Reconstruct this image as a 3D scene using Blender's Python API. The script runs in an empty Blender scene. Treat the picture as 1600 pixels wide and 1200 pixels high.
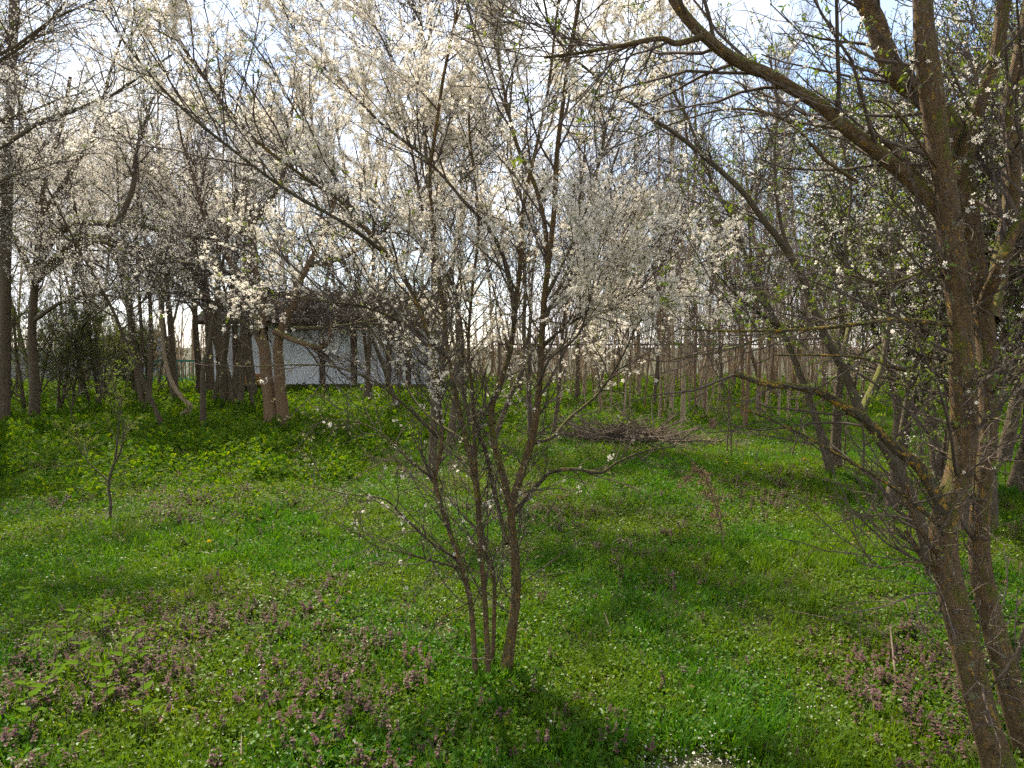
import bpy, math, numpy as np
from math import radians, sin, cos, pi
from mathutils import Vector, Matrix

SC = bpy.context.scene
COL = SC.collection
# ------------------------------------------------------------------ camera, sky, sun, exposure
CAM_H, FPX, HORIZ = 1.6, 1155.0, 540.0
PITCH = math.atan((600 - HORIZ) / FPX)
cam_d = bpy.data.cameras.new('camera'); cam = bpy.data.objects.new('camera', cam_d); COL.objects.link(cam)
cam_d.sensor_width = 36; cam_d.lens = 36 * FPX / 1600; cam_d.clip_start = 0.05; cam_d.clip_end = 2000
cam.location = (0, 0, CAM_H); cam.rotation_euler = (pi / 2 - PITCH, 0, 0)
SC.camera = cam
SUN_AZ, SUN_EL = radians(-30), radians(54)      # azimuth from the view direction, negative = left
W = bpy.data.worlds.new('World'); SC.world = W; W.use_nodes = True
def build_world():
    nt = W.node_tree; nt.nodes.clear(); N = nt.nodes.new; L = nt.links.new
    out = N('ShaderNodeOutputWorld'); bg = N('ShaderNodeBackground'); bg.inputs[1].default_value = 0.115
    sky = N('ShaderNodeTexSky'); sky.sky_type = 'NISHITA'; sky.sun_disc = False
    sky.sun_elevation = SUN_EL; sky.sun_rotation = SUN_AZ
    sky.air_density = 1.0; sky.dust_density = 0.5; sky.ozone_density = 2.0
    tc = N('ShaderNodeTexCoord'); mp = N('ShaderNodeMapping'); mp.inputs['Scale'].default_value = (1.0, 1.0, 2.2)
    mp.inputs['Location'].default_value = (0.30, 0.1, 0.2)
    no = N('ShaderNodeTexNoise'); no.inputs['Scale'].default_value = 1.9; no.inputs['Detail'].default_value = 7
    no.inputs['Roughness'].default_value = 0.58
    rp = N('ShaderNodeValToRGB'); rp.color_ramp.elements[0].position = 0.37; rp.color_ramp.elements[1].position = 0.62
    mx = N('ShaderNodeMixRGB'); mx.inputs[2].default_value = (6.8, 6.9, 7.15, 1)
    L(tc.outputs['Generated'], mp.inputs[0]); L(mp.outputs[0], no.inputs['Vector']); L(no.outputs['Fac'], rp.inputs[0])
    L(rp.outputs[0], mx.inputs[0]); L(sky.outputs[0], mx.inputs[1]); L(mx.outputs[0], bg.inputs[0]); L(bg.outputs[0], out.inputs[0])
build_world()
sd = bpy.data.lights.new('sun', 'SUN'); sd.energy = 5.0; sd.angle = radians(0.6); sd.color = (1.0, 0.91, 0.76)
sun = bpy.data.objects.new('sun', sd); COL.objects.link(sun)
SUN_DIR = Vector((sin(SUN_AZ) * cos(SUN_EL), cos(SUN_AZ) * cos(SUN_EL), sin(SUN_EL)))
sun.rotation_euler = SUN_DIR.to_track_quat('Z', 'Y').to_euler(); sun.location = SUN_DIR * 60
SC.view_settings.view_transform = 'Standard'; SC.view_settings.look = 'None'
SC.view_settings.gamma = 1; SC.view_settings.use_curve_mapping = False; SC.view_settings.exposure = 1.2
SC.cycles.max_bounces = 4; SC.cycles.diffuse_bounces = 3; SC.cycles.transmission_bounces = 3; SC.cycles.glossy_bounces = 1
SC.cycles.sample_clamp_indirect = 6; SC.cycles.adaptive_threshold = 0.03; SC.cycles.use_denoising = False

rng = np.random.default_rng(7)
# ------------------------------------------------------------------ geometry helpers
def hgt(x, y):
    x = np.asarray(x, float); y = np.asarray(y, float)
    return 0.030 * np.sin(x * 0.9 + 0.5 * y + 1.0) + 0.022 * np.sin(1.7 * y - 0.6 * x) - 0.05 * np.sin(0.22 * x + 2.0) * np.sin(0.19 * y)
def at(px, py, d):
    """the point on the pixel's ray at depth d (metres along +Y)"""
    cx, cy = (px - 800) / FPX, (600 - py) / FPX
    dy = cos(PITCH) + cy * sin(PITCH); dz = -sin(PITCH) + cy * cos(PITCH)
    return (cx / dy * d, d, CAM_H + dz / dy * d)
def gpt(px, d):
    x = (px - 800) / FPX * d; return np.array([x, d, float(hgt(x, d))])
def new_mesh(name, chunks, mats=None, smooth=False, attr=None):
    """chunks: list of (verts Nx3, faces FxK, material index)"""
    me = bpy.data.meshes.new(name)
    vs, li, ls, mi, off = [], [], [], [], 0
    for v, f, m in chunks:
        if len(f) == 0: continue
        f = np.asarray(f, np.int32)
        vs.append(np.asarray(v, np.float32)); li.append((f + off).ravel()); ls.append(np.full(len(f), f.shape[1], np.int32))
        mi.append(np.full(len(f), m, np.int32)); off += len(v)
    v = np.concatenate(vs); li = np.concatenate(li); ls = np.concatenate(ls); mi = np.concatenate(mi)
    me.vertices.add(len(v)); me.vertices.foreach_set('co', v.ravel())
    me.loops.add(len(li)); me.loops.foreach_set('vertex_index', li)
    me.polygons.add(len(ls)); st = np.concatenate(([0], np.cumsum(ls)[:-1])).astype(np.int32)
    me.polygons.foreach_set('loop_start', st); me.polygons.foreach_set('loop_total', ls)
    me.polygons.foreach_set('material_index', mi)
    me.polygons.foreach_set('use_smooth', np.full(len(ls), smooth, bool))
    if attr is not None:
        a = me.attributes.new('bark', 'FLOAT_VECTOR', 'POINT'); a.data.foreach_set('vector', np.asarray(attr, np.float32).ravel())
    me.update(calc_edges=True)
    for m in (mats or []): me.materials.append(m)
    return me
def link(name, me, parent=None, loc=None):
    o = bpy.data.objects.new(name, me); COL.objects.link(o)
    if parent: o.parent = parent
    if loc is not None: o.location = loc
    return o
def tag(o, label=None, cat=None, group=None, kind=None):
    for k, v in (('label', label), ('category', cat), ('group', group), ('kind', kind)):
        if v: o[k] = v
    return o
def thing(name, loc, label, cat, group=None):
    return tag(link(name, None, None, [float(c) for c in loc]), label, cat, group)
def copy_tree(o, parent=None):
    c = o.copy(); COL.objects.link(c); c.parent = parent
    for ch in list(o.children): copy_tree(ch, c)
    return c
def nrm(v): return v / (np.linalg.norm(v, axis=-1, keepdims=True) + 1e-9)
def resample(pts, n):
    p = np.asarray(pts, float)
    q = np.vstack([2 * p[0] - p[1], p, 2 * p[-1] - p[-2]])
    out = []
    for i in range(1, len(q) - 2):
        t = np.linspace(0, 1, 12, endpoint=False)[:, None]
        a, b, c, d = q[i - 1], q[i], q[i + 1], q[i + 2]
        out.append(0.5 * (2 * b + (c - a) * t + (2 * a - 5 * b + 4 * c - d) * t ** 2 + (3 * b - a - 3 * c + d) * t ** 3))
    out = np.vstack(out + [p[-1:]])
    s = np.concatenate(([0], np.cumsum(np.linalg.norm(np.diff(out, axis=0), axis=1))))
    u = np.linspace(0, s[-1], n)
    return np.stack([np.interp(u, s, out[:, k]) for k in range(3)], 1)
def tubes(P, R, sides, lump=0.0, seed=0, cap=False):
    """P (M,K,3), R (M,K) -> verts, quads, bark attribute"""
    M, K, _ = P.shape
    T = np.empty_like(P); T[:, 1:-1] = P[:, 2:] - P[:, :-2]; T[:, 0] = P[:, 1] - P[:, 0]; T[:, -1] = P[:, -1] - P[:, -2]
    T = nrm(T)
    av = nrm(P[:, -1] - P[:, 0]); ref = np.where((np.abs(av[:, 2:3]) > 0.7), np.array([[1.0, 0.13, 0]]), np.array([[0.05, 0.1, 1.0]]))
    ref = np.repeat(ref[:, None, :], K, 1)
    B = nrm(np.cross(T, ref)); Nn = np.cross(B, T)
    th = np.arange(sides) / sides * 2 * pi
    rr = np.repeat(R[:, :, None], sides, 2)
    if lump:
        r2 = np.random.default_rng(seed)
        for k in range(5):
            f = r2.uniform(8, 40); ph = r2.uniform(0, 6, (M, 1, 1)); m = r2.integers(1, 4)
            s = np.linspace(0, 1, K)[None, :, None] * f
            rr = rr * (1 + lump * r2.uniform(.4, 1) * np.sin(s + m * th[None, None, :] + ph))
    V = P[:, :, None, :] + rr[..., None] * (np.cos(th)[None, None, :, None] * B[:, :, None, :] + np.sin(th)[None, None, :, None] * Nn[:, :, None, :])
    idx = np.arange(M * K * sides).reshape(M, K, sides)
    a = idx[:, :-1, :]; b = np.roll(a, -1, 2); d = idx[:, 1:, :]; c = np.roll(d, -1, 2)
    F = np.stack([a, b, c, d], -1).reshape(-1, 4)
    ln = np.concatenate([np.zeros((M, 1)), np.cumsum(np.linalg.norm(np.diff(P, axis=1), axis=2), 1)], 1)
    A = np.stack([np.broadcast_to(np.cos(th), (M, K, sides)) * R[:, :1, None], np.broadcast_to(np.sin(th), (M, K, sides)) * R[:, :1, None],
                  np.repeat(ln[:, :, None], sides, 2)], -1)
    return V.reshape(-1, 3), F, A.reshape(-1, 3)
def spawn(P, R, n, t0, t1, ang, length, S, wob=.12, up=0.0, rr=.6, rmax=.01, rmin=.0015, taper=.4, bias=None, r=rng, parent_len=0.0):
    """n children for every parent branch: returns P (M*n,S+1,3), R"""
    M, K, _ = P.shape
    t = t0 + (t1 - t0) * (np.arange(n)[None, :] + r.random((M, n))) / n
    x = t * (K - 1); i = np.minimum(x.astype(int), K - 2); f = (x - i)[..., None]
    mi = np.arange(M)[:, None]
    pos = P[mi, i] * (1 - f) + P[mi, i + 1] * f; tan = nrm(P[mi, i + 1] - P[mi, i])
    rad = R[mi, i] * (1 - f[..., 0]) + R[mi, i + 1] * f[..., 0]
    q = r.normal(size=tan.shape)
    if bias is not None: q = q + np.asarray(bias)
    q = nrm(q - (q * tan).sum(-1, keepdims=True) * tan)
    a = r.uniform(ang[0], ang[1], t.shape)[..., None]
    d = np.cos(a) * tan + np.sin(a) * q
    Ln = r.uniform(length[0], length[1], t.shape) * (1 - taper * (t - t0) / (t1 - t0 + 1e-6))
    if parent_len:
        pl = np.linalg.norm(P[:, -1] - P[:, 0], axis=1)[:, None]; Ln = Ln * pl * parent_len
    d = d.reshape(-1, 3); pos = pos.reshape(-1, 3); Ln = Ln.reshape(-1, 1); rad = rad.reshape(-1)
    out = [pos]
    for s in range(S):
        d = nrm(d + wob * r.normal(size=d.shape) + np.array([0, 0, up]))
        pos = pos + d * Ln / S; out.append(pos)
    Pc = np.stack(out, 1)
    r0 = np.clip(rad * rr, rmin, rmax)
    Rc = r0[:, None] + (rmin - r0)[:, None] * np.linspace(0, 1, S + 1)[None, :]
    return Pc, Rc
def along(P, n, r=rng, t0=.1, t1=1.0, jit=.004):
    """n random points on a set of branches, weighted by length"""
    ln = np.linalg.norm(P[:, -1] - P[:, 0], axis=1) + 1e-4
    b = r.choice(len(P), n, p=ln / ln.sum()); t = r.uniform(t0, t1, n) * (P.shape[1] - 1)
    i = np.minimum(t.astype(int), P.shape[1] - 2); f = (t - i)[:, None]
    return P[b, i] * (1 - f) + P[b, i + 1] * f + r.normal(size=(n, 3)) * jit
def rand_rot(n, r=rng, zdir=None):
    z = nrm(r.normal(size=(n, 3))) if zdir is None else nrm(zdir)
    q = r.normal(size=(n, 3)); x = nrm(q - (q * z).sum(-1, keepdims=True) * z); y = np.cross(z, x)
    return np.stack([x, y, z], -1)
def inst(tv, tf, pos, rot, scl):
    n = len(pos); V = np.einsum('nij,vj->nvi', rot, tv) * np.asarray(scl).reshape(-1, 1, 1) + pos[:, None, :]
    F = tf[None] + (np.arange(n) * len(tv))[:, None, None]
    return V.reshape(-1, 3), F.reshape(-1, tf.shape[1])
def clump(p, f, seed, th=0.0):
    """smooth pseudo noise at points"""
    r = np.random.default_rng(seed); v = 0
    for k in range(6):
        d = r.normal(size=3); d = d / np.linalg.norm(d) * f * r.uniform(.6, 1.6); v = v + np.sin(p @ d + r.uniform(0, 6))
    return v / 6
# petals: base, left, tip, right, slightly cupped
def flower_tpl(full=True):
    V, F = [], []
    for k in range(5):
        a = k * 2 * pi / 5; c, s = cos(a), sin(a)
        for (u, w, z) in ((.10, 0, 0), (.62, -.30, .10), (1.0, -.13, .22), (1.0, .13, .22), (.62, .30, .10)) if full else ((.05, 0, 0), (.7, -.32, .1), (1.0, 0, .2), (.7, .32, .1)):
            V.append((u * c - w * s, u * s + w * c, z))
        o = len(V) - (5 if full else 4)
        F += [(o, o + 1, o + 2), (o, o + 2, o + 3), (o, o + 3, o + 4)] if full else [(o, o + 1, o + 2), (o, o + 2, o + 3)]
    return np.array(V), np.array(F)
FLV, FLF = flower_tpl(True); FSV, FSF = flower_tpl(False)
CEV = np.array([(.22 * cos(a), .22 * sin(a), .12) for a in (0, 2.09, 4.19)] + [(0, 0, .32)]); CEF = np.array([(0, 1, 3), (1, 2, 3), (2, 0, 3)])
# a folded pointed leaf along +X... 1 long
LFV = np.array([(0, 0, 0), (.35, -.2, .06), (.35, .2, .06), (.75, -.13, .02), (.75, .13, .02), (1.05, 0, -.08), (.5, 0, -.02)])
LFF = np.array([(0, 1, 6), (0, 6, 2), (1, 3, 6), (6, 4, 2), (3, 5, 6), (6, 5, 4)])

# ------------------------------------------------------------------ materials
def mat(name):
    m = bpy.data.materials.new(name); m.use_nodes = True; m.node_tree.nodes.clear()
    nt = m.node_tree; return m, nt.nodes.new, nt.links.new
def leaf_mat(name, cols, trans=.45, tcol=None, gloss=.06, rough=.4, per='island', patch=0.0, patchcol=None):
    m, N, L = mat(name)
    out = N('ShaderNodeOutputMaterial')
    if per == 'island': g = N('ShaderNodeNewGeometry'); fac = g.outputs['Random Per Island']
    else: g = N('ShaderNodeObjectInfo'); fac = g.outputs['Random']
    rp = N('ShaderNodeValToRGB'); cr = rp.color_ramp
    while len(cr.elements) < len(cols): cr.elements.new(.5)
    for i, c in enumerate(cols): cr.elements[i].position = i / max(1, len(cols) - 1); cr.elements[i].color = (*c, 1)
    L(fac, rp.inputs[0]); col = rp.outputs[0]
    if patch:
        oi = N('ShaderNodeObjectInfo'); no = N('ShaderNodeTexNoise'); no.inputs['Scale'].default_value = .8; no.inputs['Detail'].default_value = 3
        L(oi.outputs['Location'], no.inputs['Vector'])
        r2 = N('ShaderNodeValToRGB'); r2.color_ramp.elements[0].position = .42; r2.color_ramp.elements[1].position = .62
        r2.color_ramp.elements[1].color = (patch, patch, patch, 1)
        L(no.outputs['Fac'], r2.inputs[0]); mx = N('ShaderNodeMixRGB'); mx.inputs[2].default_value = (*patchcol, 1)
        L(r2.outputs[0], mx.inputs[0]); L(col, mx.inputs[1]); col = mx.outputs[0]
    d = N('ShaderNodeBsdfDiffuse'); t = N('ShaderNodeBsdfTranslucent'); m1 = N('ShaderNodeMixShader'); m1.inputs[0].default_value = trans
    L(col, d.inputs[0])
    if tcol:
        mu = N('ShaderNodeMixRGB'); mu.blend_type = 'MULTIPLY'; mu.inputs[0].default_value = 1; mu.inputs[2].default_value = (*tcol, 1)
        L(col, mu.inputs[1]); L(mu.outputs[0], t.inputs[0])
    else: L(col, t.inputs[0])
    L(d.outputs[0], m1.inputs[1]); L(t.outputs[0], m1.inputs[2]); sh = m1.outputs[0]
    if gloss:
        gl = N('ShaderNodeBsdfGlossy'); gl.inputs['Roughness'].default_value = rough; m2 = N('ShaderNodeMixShader'); m2.inputs[0].default_value = gloss
        L(sh, m2.inputs[1]); L(gl.outputs[0], m2.inputs[2]); sh = m2.outputs[0]
    L(sh, out.inputs[0]); return m
def bark_mat(name, c1, c2, moss=.0, lichen=.0, lent=.0, scale=1.0):
    m, N, L = mat(name)
    out = N('ShaderNodeOutputMaterial'); b = N('ShaderNodeBsdfPrincipled'); b.inputs['Roughness'].default_value = .85
    b.inputs['Specular IOR Level'].default_value = .25
    at_ = N('ShaderNodeAttribute'); at_.attribute_name = 'bark'; v = at_.outputs['Vector']
    def noise(sc, vec, det=4, rough=.6, mapping=None):
        if mapping: mp = N('ShaderNodeMapping'); mp.inputs['Scale'].default_value = mapping; L(vec, mp.inputs[0]); vec = mp.outputs[0]
        n = N('ShaderNodeTexNoise'); n.inputs['Scale'].default_value = sc * scale; n.inputs['Detail'].default_value = det; n.inputs['Roughness'].default_value = rough
        L(vec, n.inputs['Vector']); return n.outputs['Fac']
    def ramp(f, a, b_):
        r = N('ShaderNodeValToRGB'); r.color_ramp.elements[0].position = a; r.color_ramp.elements[1].position = b_; L(f, r.inputs[0]); return r.outputs[0]
    def mix(f, a, c):
        x = N('ShaderNodeMixRGB'); L(f, x.inputs[0]); L(a, x.inputs[1]); x.inputs[2].default_value = (*c, 1); return x.outputs[0]
    base = N('ShaderNodeMixRGB'); base.inputs[1].default_value = (*c1, 1); base.inputs[2].default_value = (*c2, 1)
    n1 = noise(42, v, 8, .72, (1, 1, .55)); L(ramp(n1, .35, .68), base.inputs[0]); col = base.outputs[0]
    hb = n1
    geo = N('ShaderNodeNewGeometry')
    if lent:
        nl = noise(38, v, 2, .5, (1.0, 1.0, 5.5)); fl = ramp(nl, .55, .63)
        nb = noise(5, v, 3, .6); fb = ramp(nb, .40, .62); lm0 = N('ShaderNodeMath'); lm0.operation = 'MULTIPLY'; L(fl, lm0.inputs[0]); L(fb, lm0.inputs[1])
        lm = N('ShaderNodeMath'); lm.operation = 'MULTIPLY'; lm.inputs[1].default_value = lent; L(lm0.outputs[0], lm.inputs[0])
        col = mix(lm.outputs[0], col, (.34, .29, .23))
        ad = N('ShaderNodeMath'); ad.operation = 'ADD'; L(n1, ad.inputs[0]); L(fl, ad.inputs[1]); hb = ad.outputs[0]
    if moss:
        sx = N('ShaderNodeSeparateXYZ'); L(geo.outputs['Normal'], sx.inputs[0])
        ma = N('ShaderNodeMath'); ma.operation = 'MULTIPLY_ADD'; ma.inputs[1].default_value = .30; ma.inputs[2].default_value = 0.0
        L(sx.outputs['Z'], ma.inputs[0])
        nm = noise(9, v, 5, .7); a2 = N('ShaderNodeMath'); a2.operation = 'ADD'; L(nm, a2.inputs[0]); L(ma.outputs[0], a2.inputs[1])
        fm = ramp(a2.outputs[0], .63 - .1 * moss, .76 - .1 * moss)
        col = mix(fm, col, (.125, .125, .016))
    if lichen:
        nc = noise(30, v, 6, .75, (1, 1, .8)); fc = ramp(nc, .66 - .1 * lichen, .70 - .1 * lichen); col = mix(fc, col, (.48, .27, .03))
        ng = noise(20, v, 3, .5); fg = ramp(ng, .64, .71); col = mix(fg, col, (.22, .20, .10))
    L(col, b.inputs['Base Color'])
    bp = N('ShaderNodeBump'); bp.inputs['Strength'].default_value = 1.0; bp.inputs['Distance'].default_value = .022
    L(hb, bp.inputs['Height']); L(bp.outputs[0], b.inputs['Normal']); L(b.outputs[0], out.inputs[0]); return m
def surf_mat(name, c1, c2, sc=6, rough=.85, bump=.3, stretch=(1, 1, 1), c3=None):
    m, N, L = mat(name)
    out = N('ShaderNodeOutputMaterial'); b = N('ShaderNodeBsdfPrincipled'); b.inputs['Roughness'].default_value = rough; b.inputs['Specular IOR Level'].default_value = .15
    tc = N('ShaderNodeTexCoord'); mp = N('ShaderNodeMapping'); mp.inputs['Scale'].default_value = stretch; L(tc.outputs['Object'], mp.inputs[0])
    oi = N('ShaderNodeObjectInfo'); va = N('ShaderNodeVectorMath'); va.operation = 'ADD'; L(mp.outputs[0], va.inputs[0])
    vm = N('ShaderNodeVectorMath'); vm.operation = 'SCALE'; L(oi.outputs['Location'], vm.inputs[0]); vm.inputs['Scale'].default_value = 1.7; L(vm.outputs[0], va.inputs[1])
    n = N('ShaderNodeTexNoise'); n.inputs['Scale'].default_value = sc; n.inputs['Detail'].default_value = 7; n.inputs['Roughness'].default_value = .68; L(va.outputs[0], n.inputs['Vector'])
    r = N('ShaderNodeValToRGB'); r.color_ramp.elements[0].position = .34; r.color_ramp.elements[1].position = .66
    r.color_ramp.elements[0].color = (*c1, 1); r.color_ramp.elements[1].color = (*c2, 1); L(n.outputs['Fac'], r.inputs[0]); col = r.outputs[0]
    if c3:
        n2 = N('ShaderNodeTexNoise'); n2.inputs['Scale'].default_value = sc * .35; n2.inputs['Detail'].default_value = 5; L(va.outputs[0], n2.inputs['Vector'])
        r2 = N('ShaderNodeValToRGB'); r2.color_ramp.elements[0].position = .52; r2.color_ramp.elements[1].position = .68; L(n2.outputs['Fac'], r2.inputs[0])
        mx = N('ShaderNodeMixRGB'); L(r2.outputs[0], mx.inputs[0]); L(col, mx.inputs[1]); mx.inputs[2].default_value = (*c3, 1); col = mx.outputs[0]
    L(col, b.inputs['Base Color']); bp = N('ShaderNodeBump'); bp.inputs['Strength'].default_value = bump; bp.inputs['Distance'].default_value = .02
    L(n.outputs['Fac'], bp.inputs['Height']); L(bp.outputs[0], b.inputs['Normal']); L(b.outputs[0], out.inputs[0]); return m

MB_cherry = bark_mat('cherry_bark', (.085, .048, .018), (.23, .14, .062), moss=1.05, lichen=.7, lent=.9)
MB_grey = bark_mat('grey_bark', (.070, .050, .032), (.165, .125, .085), moss=.35, lichen=.25, lent=.35)
MB_dark = bark_mat('dark_bark', (.070, .050, .030), (.170, .125, .080), moss=.3, lichen=.1)
MB_lichen = bark_mat('lichened_bark', (.055, .045, .025), (.15, .12, .07), moss=.8, lichen=1.3, lent=.2)
MB_tan = bark_mat('tan_bark', (.25, .175, .10), (.45, .34, .22), moss=.1, lichen=.1)
MB_red = bark_mat('red_bark', (.13, .075, .038), (.29, .18, .10), moss=.1, lichen=.2)
M_twig = surf_mat('twig_bark', (.055, .040, .030), (.135, .102, .076), sc=30, bump=.1)
M_twig_far = surf_mat('far_twig_bark', (.16, .115, .08), (.30, .23, .17), sc=12, bump=.0)
M_stick = surf_mat('dead_wood', (.10, .072, .048), (.20, .15, .105), sc=18, bump=.2)
M_brush = surf_mat('old_brushwood', (.085, .062, .042), (.19, .145, .10), sc=12, bump=.1)
M_petal = leaf_mat('petal', [(.80, .73, .61), (.88, .82, .71), (.86, .79, .66)], trans=.46, gloss=0)
M_center = leaf_mat('flower_centre', [(.45, .33, .08), (.38, .18, .08)], trans=.2, gloss=0)
M_spring = leaf_mat('spring_leaf', [(.085, .13, .016), (.12, .17, .022), (.16, .20, .03)], trans=.5, tcol=(1.2, 1.15, .6), gloss=.02)
M_dry = leaf_mat('dry_litter', [(.17, .095, .05), (.28, .18, .10), (.11, .06, .04)], trans=.2, gloss=.02)
M_bud = leaf_mat('leaf_bud', [(.16, .16, .04), (.26, .25, .08), (.42, .39, .24)], trans=.4, gloss=.0)

# ------------------------------------------------------------------ scattering and blossom clusters
def hidden_src(name, chunks, mats):
    return bpy.data.objects.new(name, new_mesh(name, chunks, mats))      # only a source for the scatter, never in the scene itself
def scatter(name, label, cat, pos, rot, scl, idx, srcs, parent=None):
    me = bpy.data.meshes.new(name); n = len(pos)
    me.vertices.add(n); me.vertices.foreach_set('co', np.asarray(pos, np.float32).ravel())
    for nm, ty, key, arr in (('rot', 'FLOAT_VECTOR', 'vector', rot), ('scl', 'FLOAT', 'value', scl), ('idx', 'INT', 'value', idx)):
        a = me.attributes.new(nm, ty, 'POINT'); a.data.foreach_set(key, np.asarray(arr, np.int32 if ty == 'INT' else np.float32).ravel())
    me.update(); o = link(name, me, parent); tag(o, label, cat, kind='stuff')
    for s in srcs:
        for m in s.data.materials:
            if m.name not in me.materials: me.materials.append(m)
    ng = bpy.data.node_groups.new(name + '_scatter', 'GeometryNodeTree'); N = ng.nodes.new; L = ng.links.new
    ng.interface.new_socket('Geometry', in_out='INPUT', socket_type='NodeSocketGeometry'); ng.interface.new_socket('Geometry', in_out='OUTPUT', socket_type='NodeSocketGeometry')
    gi, go, jn = N('NodeGroupInput'), N('NodeGroupOutput'), N('GeometryNodeJoinGeometry')
    def named(nm, ty):
        q = N('GeometryNodeInputNamedAttribute'); q.data_type = ty; q.inputs['Name'].default_value = nm
        return [s for s in q.outputs if s.enabled and s.name == 'Attribute'][0]
    ro = N('FunctionNodeEulerToRotation'); L(named('rot', 'FLOAT_VECTOR'), ro.inputs[0]); sc = named('scl', 'FLOAT'); ix = named('idx', 'INT')
    for k, s in enumerate(srcs):
        cp = N('FunctionNodeCompare'); cp.data_type = 'INT'; cp.operation = 'EQUAL'
        ins = [q for q in cp.inputs if q.enabled]; L(ix, ins[0]); ins[1].default_value = k
        oi = N('GeometryNodeObjectInfo'); oi.inputs['Object'].default_value = s; oi.inputs['As Instance'].default_value = True
        ip = N('GeometryNodeInstanceOnPoints'); L(gi.outputs[0], ip.inputs['Points']); L(cp.outputs[0], ip.inputs['Selection']); L(oi.outputs['Geometry'], ip.inputs['Instance'])
        L(ro.outputs[0], ip.inputs['Rotation']); L(sc, ip.inputs['Scale']); L(ip.outputs[0], jn.inputs[0])
    L(jn.outputs[0], go.inputs[0]); md = o.modifiers.new('scatter', 'NODES'); md.node_group = ng
    return o

def flower_cluster(n, spread, size, r, near):
    pos = nrm(r.normal(size=(n, 3))) * spread * r.uniform(.3, 1, (n, 1)); rot = rand_rot(n, r, pos + r.normal(size=(n, 3)) * spread * .5); scl = r.uniform(size[0], size[1], n)
    ch = [(*inst(FLV if near else FSV, FLF if near else FSF, pos, rot, scl), 0)]
    if near:
        ch.append((*inst(CEV, CEF, pos, rot, scl), 1))
        P = np.stack([np.zeros((n, 3)), pos * .6 + r.normal(size=(n, 3)) * .001, pos], 1); v, f, _ = tubes(P, np.full((n, 3), .0007), 3); ch.append((v, f, 2))
        b = nrm(r.normal(size=(2, 3))) * spread * .8; ch.append((*inst(LFV * np.array([1, 1.6, 3]), LFF, b, rand_rot(2, r), [.006, .005]), 0))
    return ch
_r = np.random.default_rng(1)
FL_NEAR = [hidden_src('blossom_cluster', flower_cluster(k, .016, (.0062, .0095), _r, True), [M_petal, M_center, M_bud]) for k in (1, 1, 2, 2, 3)]
def leaf_tuft(n, r): return [(*inst(LFV, LFF, r.normal(size=(n, 3)) * .25, rand_rot(n, r), r.uniform(.7, 1.2, n)), 0)]
LEAF_SRC = {m.name: [hidden_src('leaf_tuft', leaf_tuft(k, _r), [m]) for k in (2, 3, 4)] for m in (M_spring, M_bud, M_dry)}
FL_MID = [hidden_src('blossom_cluster', flower_cluster(k, .055, (.0085, .012), _r, False), [M_petal]) for k in (2, 3, 4, 5)]

# ------------------------------------------------------------------ tree builders
class Tree:
    """limbs are traced; twigs and blossom grow from them"""
    def __init__(s, name, base, label, cat='tree', group=None):
        s.base = np.array(base, float); s.root = thing(name, base, label, cat, group); s.L = []
    def limb(s, pts, r0, r1, m, name='limb', sides=12, n=40, lump=.06, flare=0.0, label=None):
        P = resample(np.asarray(pts, float), n); R = r0 + (r1 - r0) * np.linspace(0, 1, n) ** .8
        if flare: R = R * (1 + flare * np.exp(-np.linspace(0, 1, n) * n / 3.0))
        v, f, a = tubes(P[None] - s.base, R[None], sides, lump, seed=len(s.L) + int(abs(P[0, 0]) * 100))
        o = link(name, new_mesh(name, [(v, f, 0)], [m], True, a), s.root)
        if label: o['label'] = label
        s.L.append((P, R)); return P
    def stack(s, K=28, which=None):
        LL = s.L if which is None else [s.L[i] for i in which]
        P = np.stack([resample(p, K) for p, r in LL]); R = np.stack([np.interp(np.linspace(0, 1, K), np.linspace(0, 1, len(r)), r) for p, r in LL]); return P, R
    def part(s, name, sets, m, sides=3, kind='stuff'):
        ch = []; at_ = []
        for P, R in sets:
            v, f, a = tubes(P - s.base, R, sides); ch.append((v, f, 0)); at_.append(a)
        return tag(link(name, new_mesh(name, ch, [m], False, np.concatenate(at_)), s.root), kind=kind)
    def blossom(s, pos, size=1.0, near=True, name='blossom', r=rng):
        n = len(pos); src = FL_NEAR if near else FL_MID
        return scatter(name, None, None, pos - s.base, r.uniform(0, 6.28, (n, 3)), r.uniform(.65, 1.25, n) * size, r.integers(0, len(src), n), src, s.root)
    def leaves(s, pos, size, m=None, name='leaves', r=rng):
        n = len(pos); src = LEAF_SRC[(m or M_spring).name]
        return scatter(name, None, None, pos - s.base, r.uniform(0, 6.28, (n, 3)), r.uniform(size[0], size[1], n), r.integers(0, len(src), n), src, s.root)
def px(lst, d0):
    out = []; d = d0
    for q in lst:
        if len(q) == 3: d = q[2]
        out.append((q[0], q[1], d if len(q) == 3 else None))
    # interpolate missing depths
    ks = [i for i, q in enumerate(out) if q[2] is not None] or [0]
    if out[0][2] is None: out[0] = (*out[0][:2], d0); ks = [0] + [k for k in ks if k]
    ds = np.interp(range(len(out)), ks, [out[k][2] for k in ks])
    return [at(q[0], q[1], dd) for q, dd in zip(out, ds)]

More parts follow.
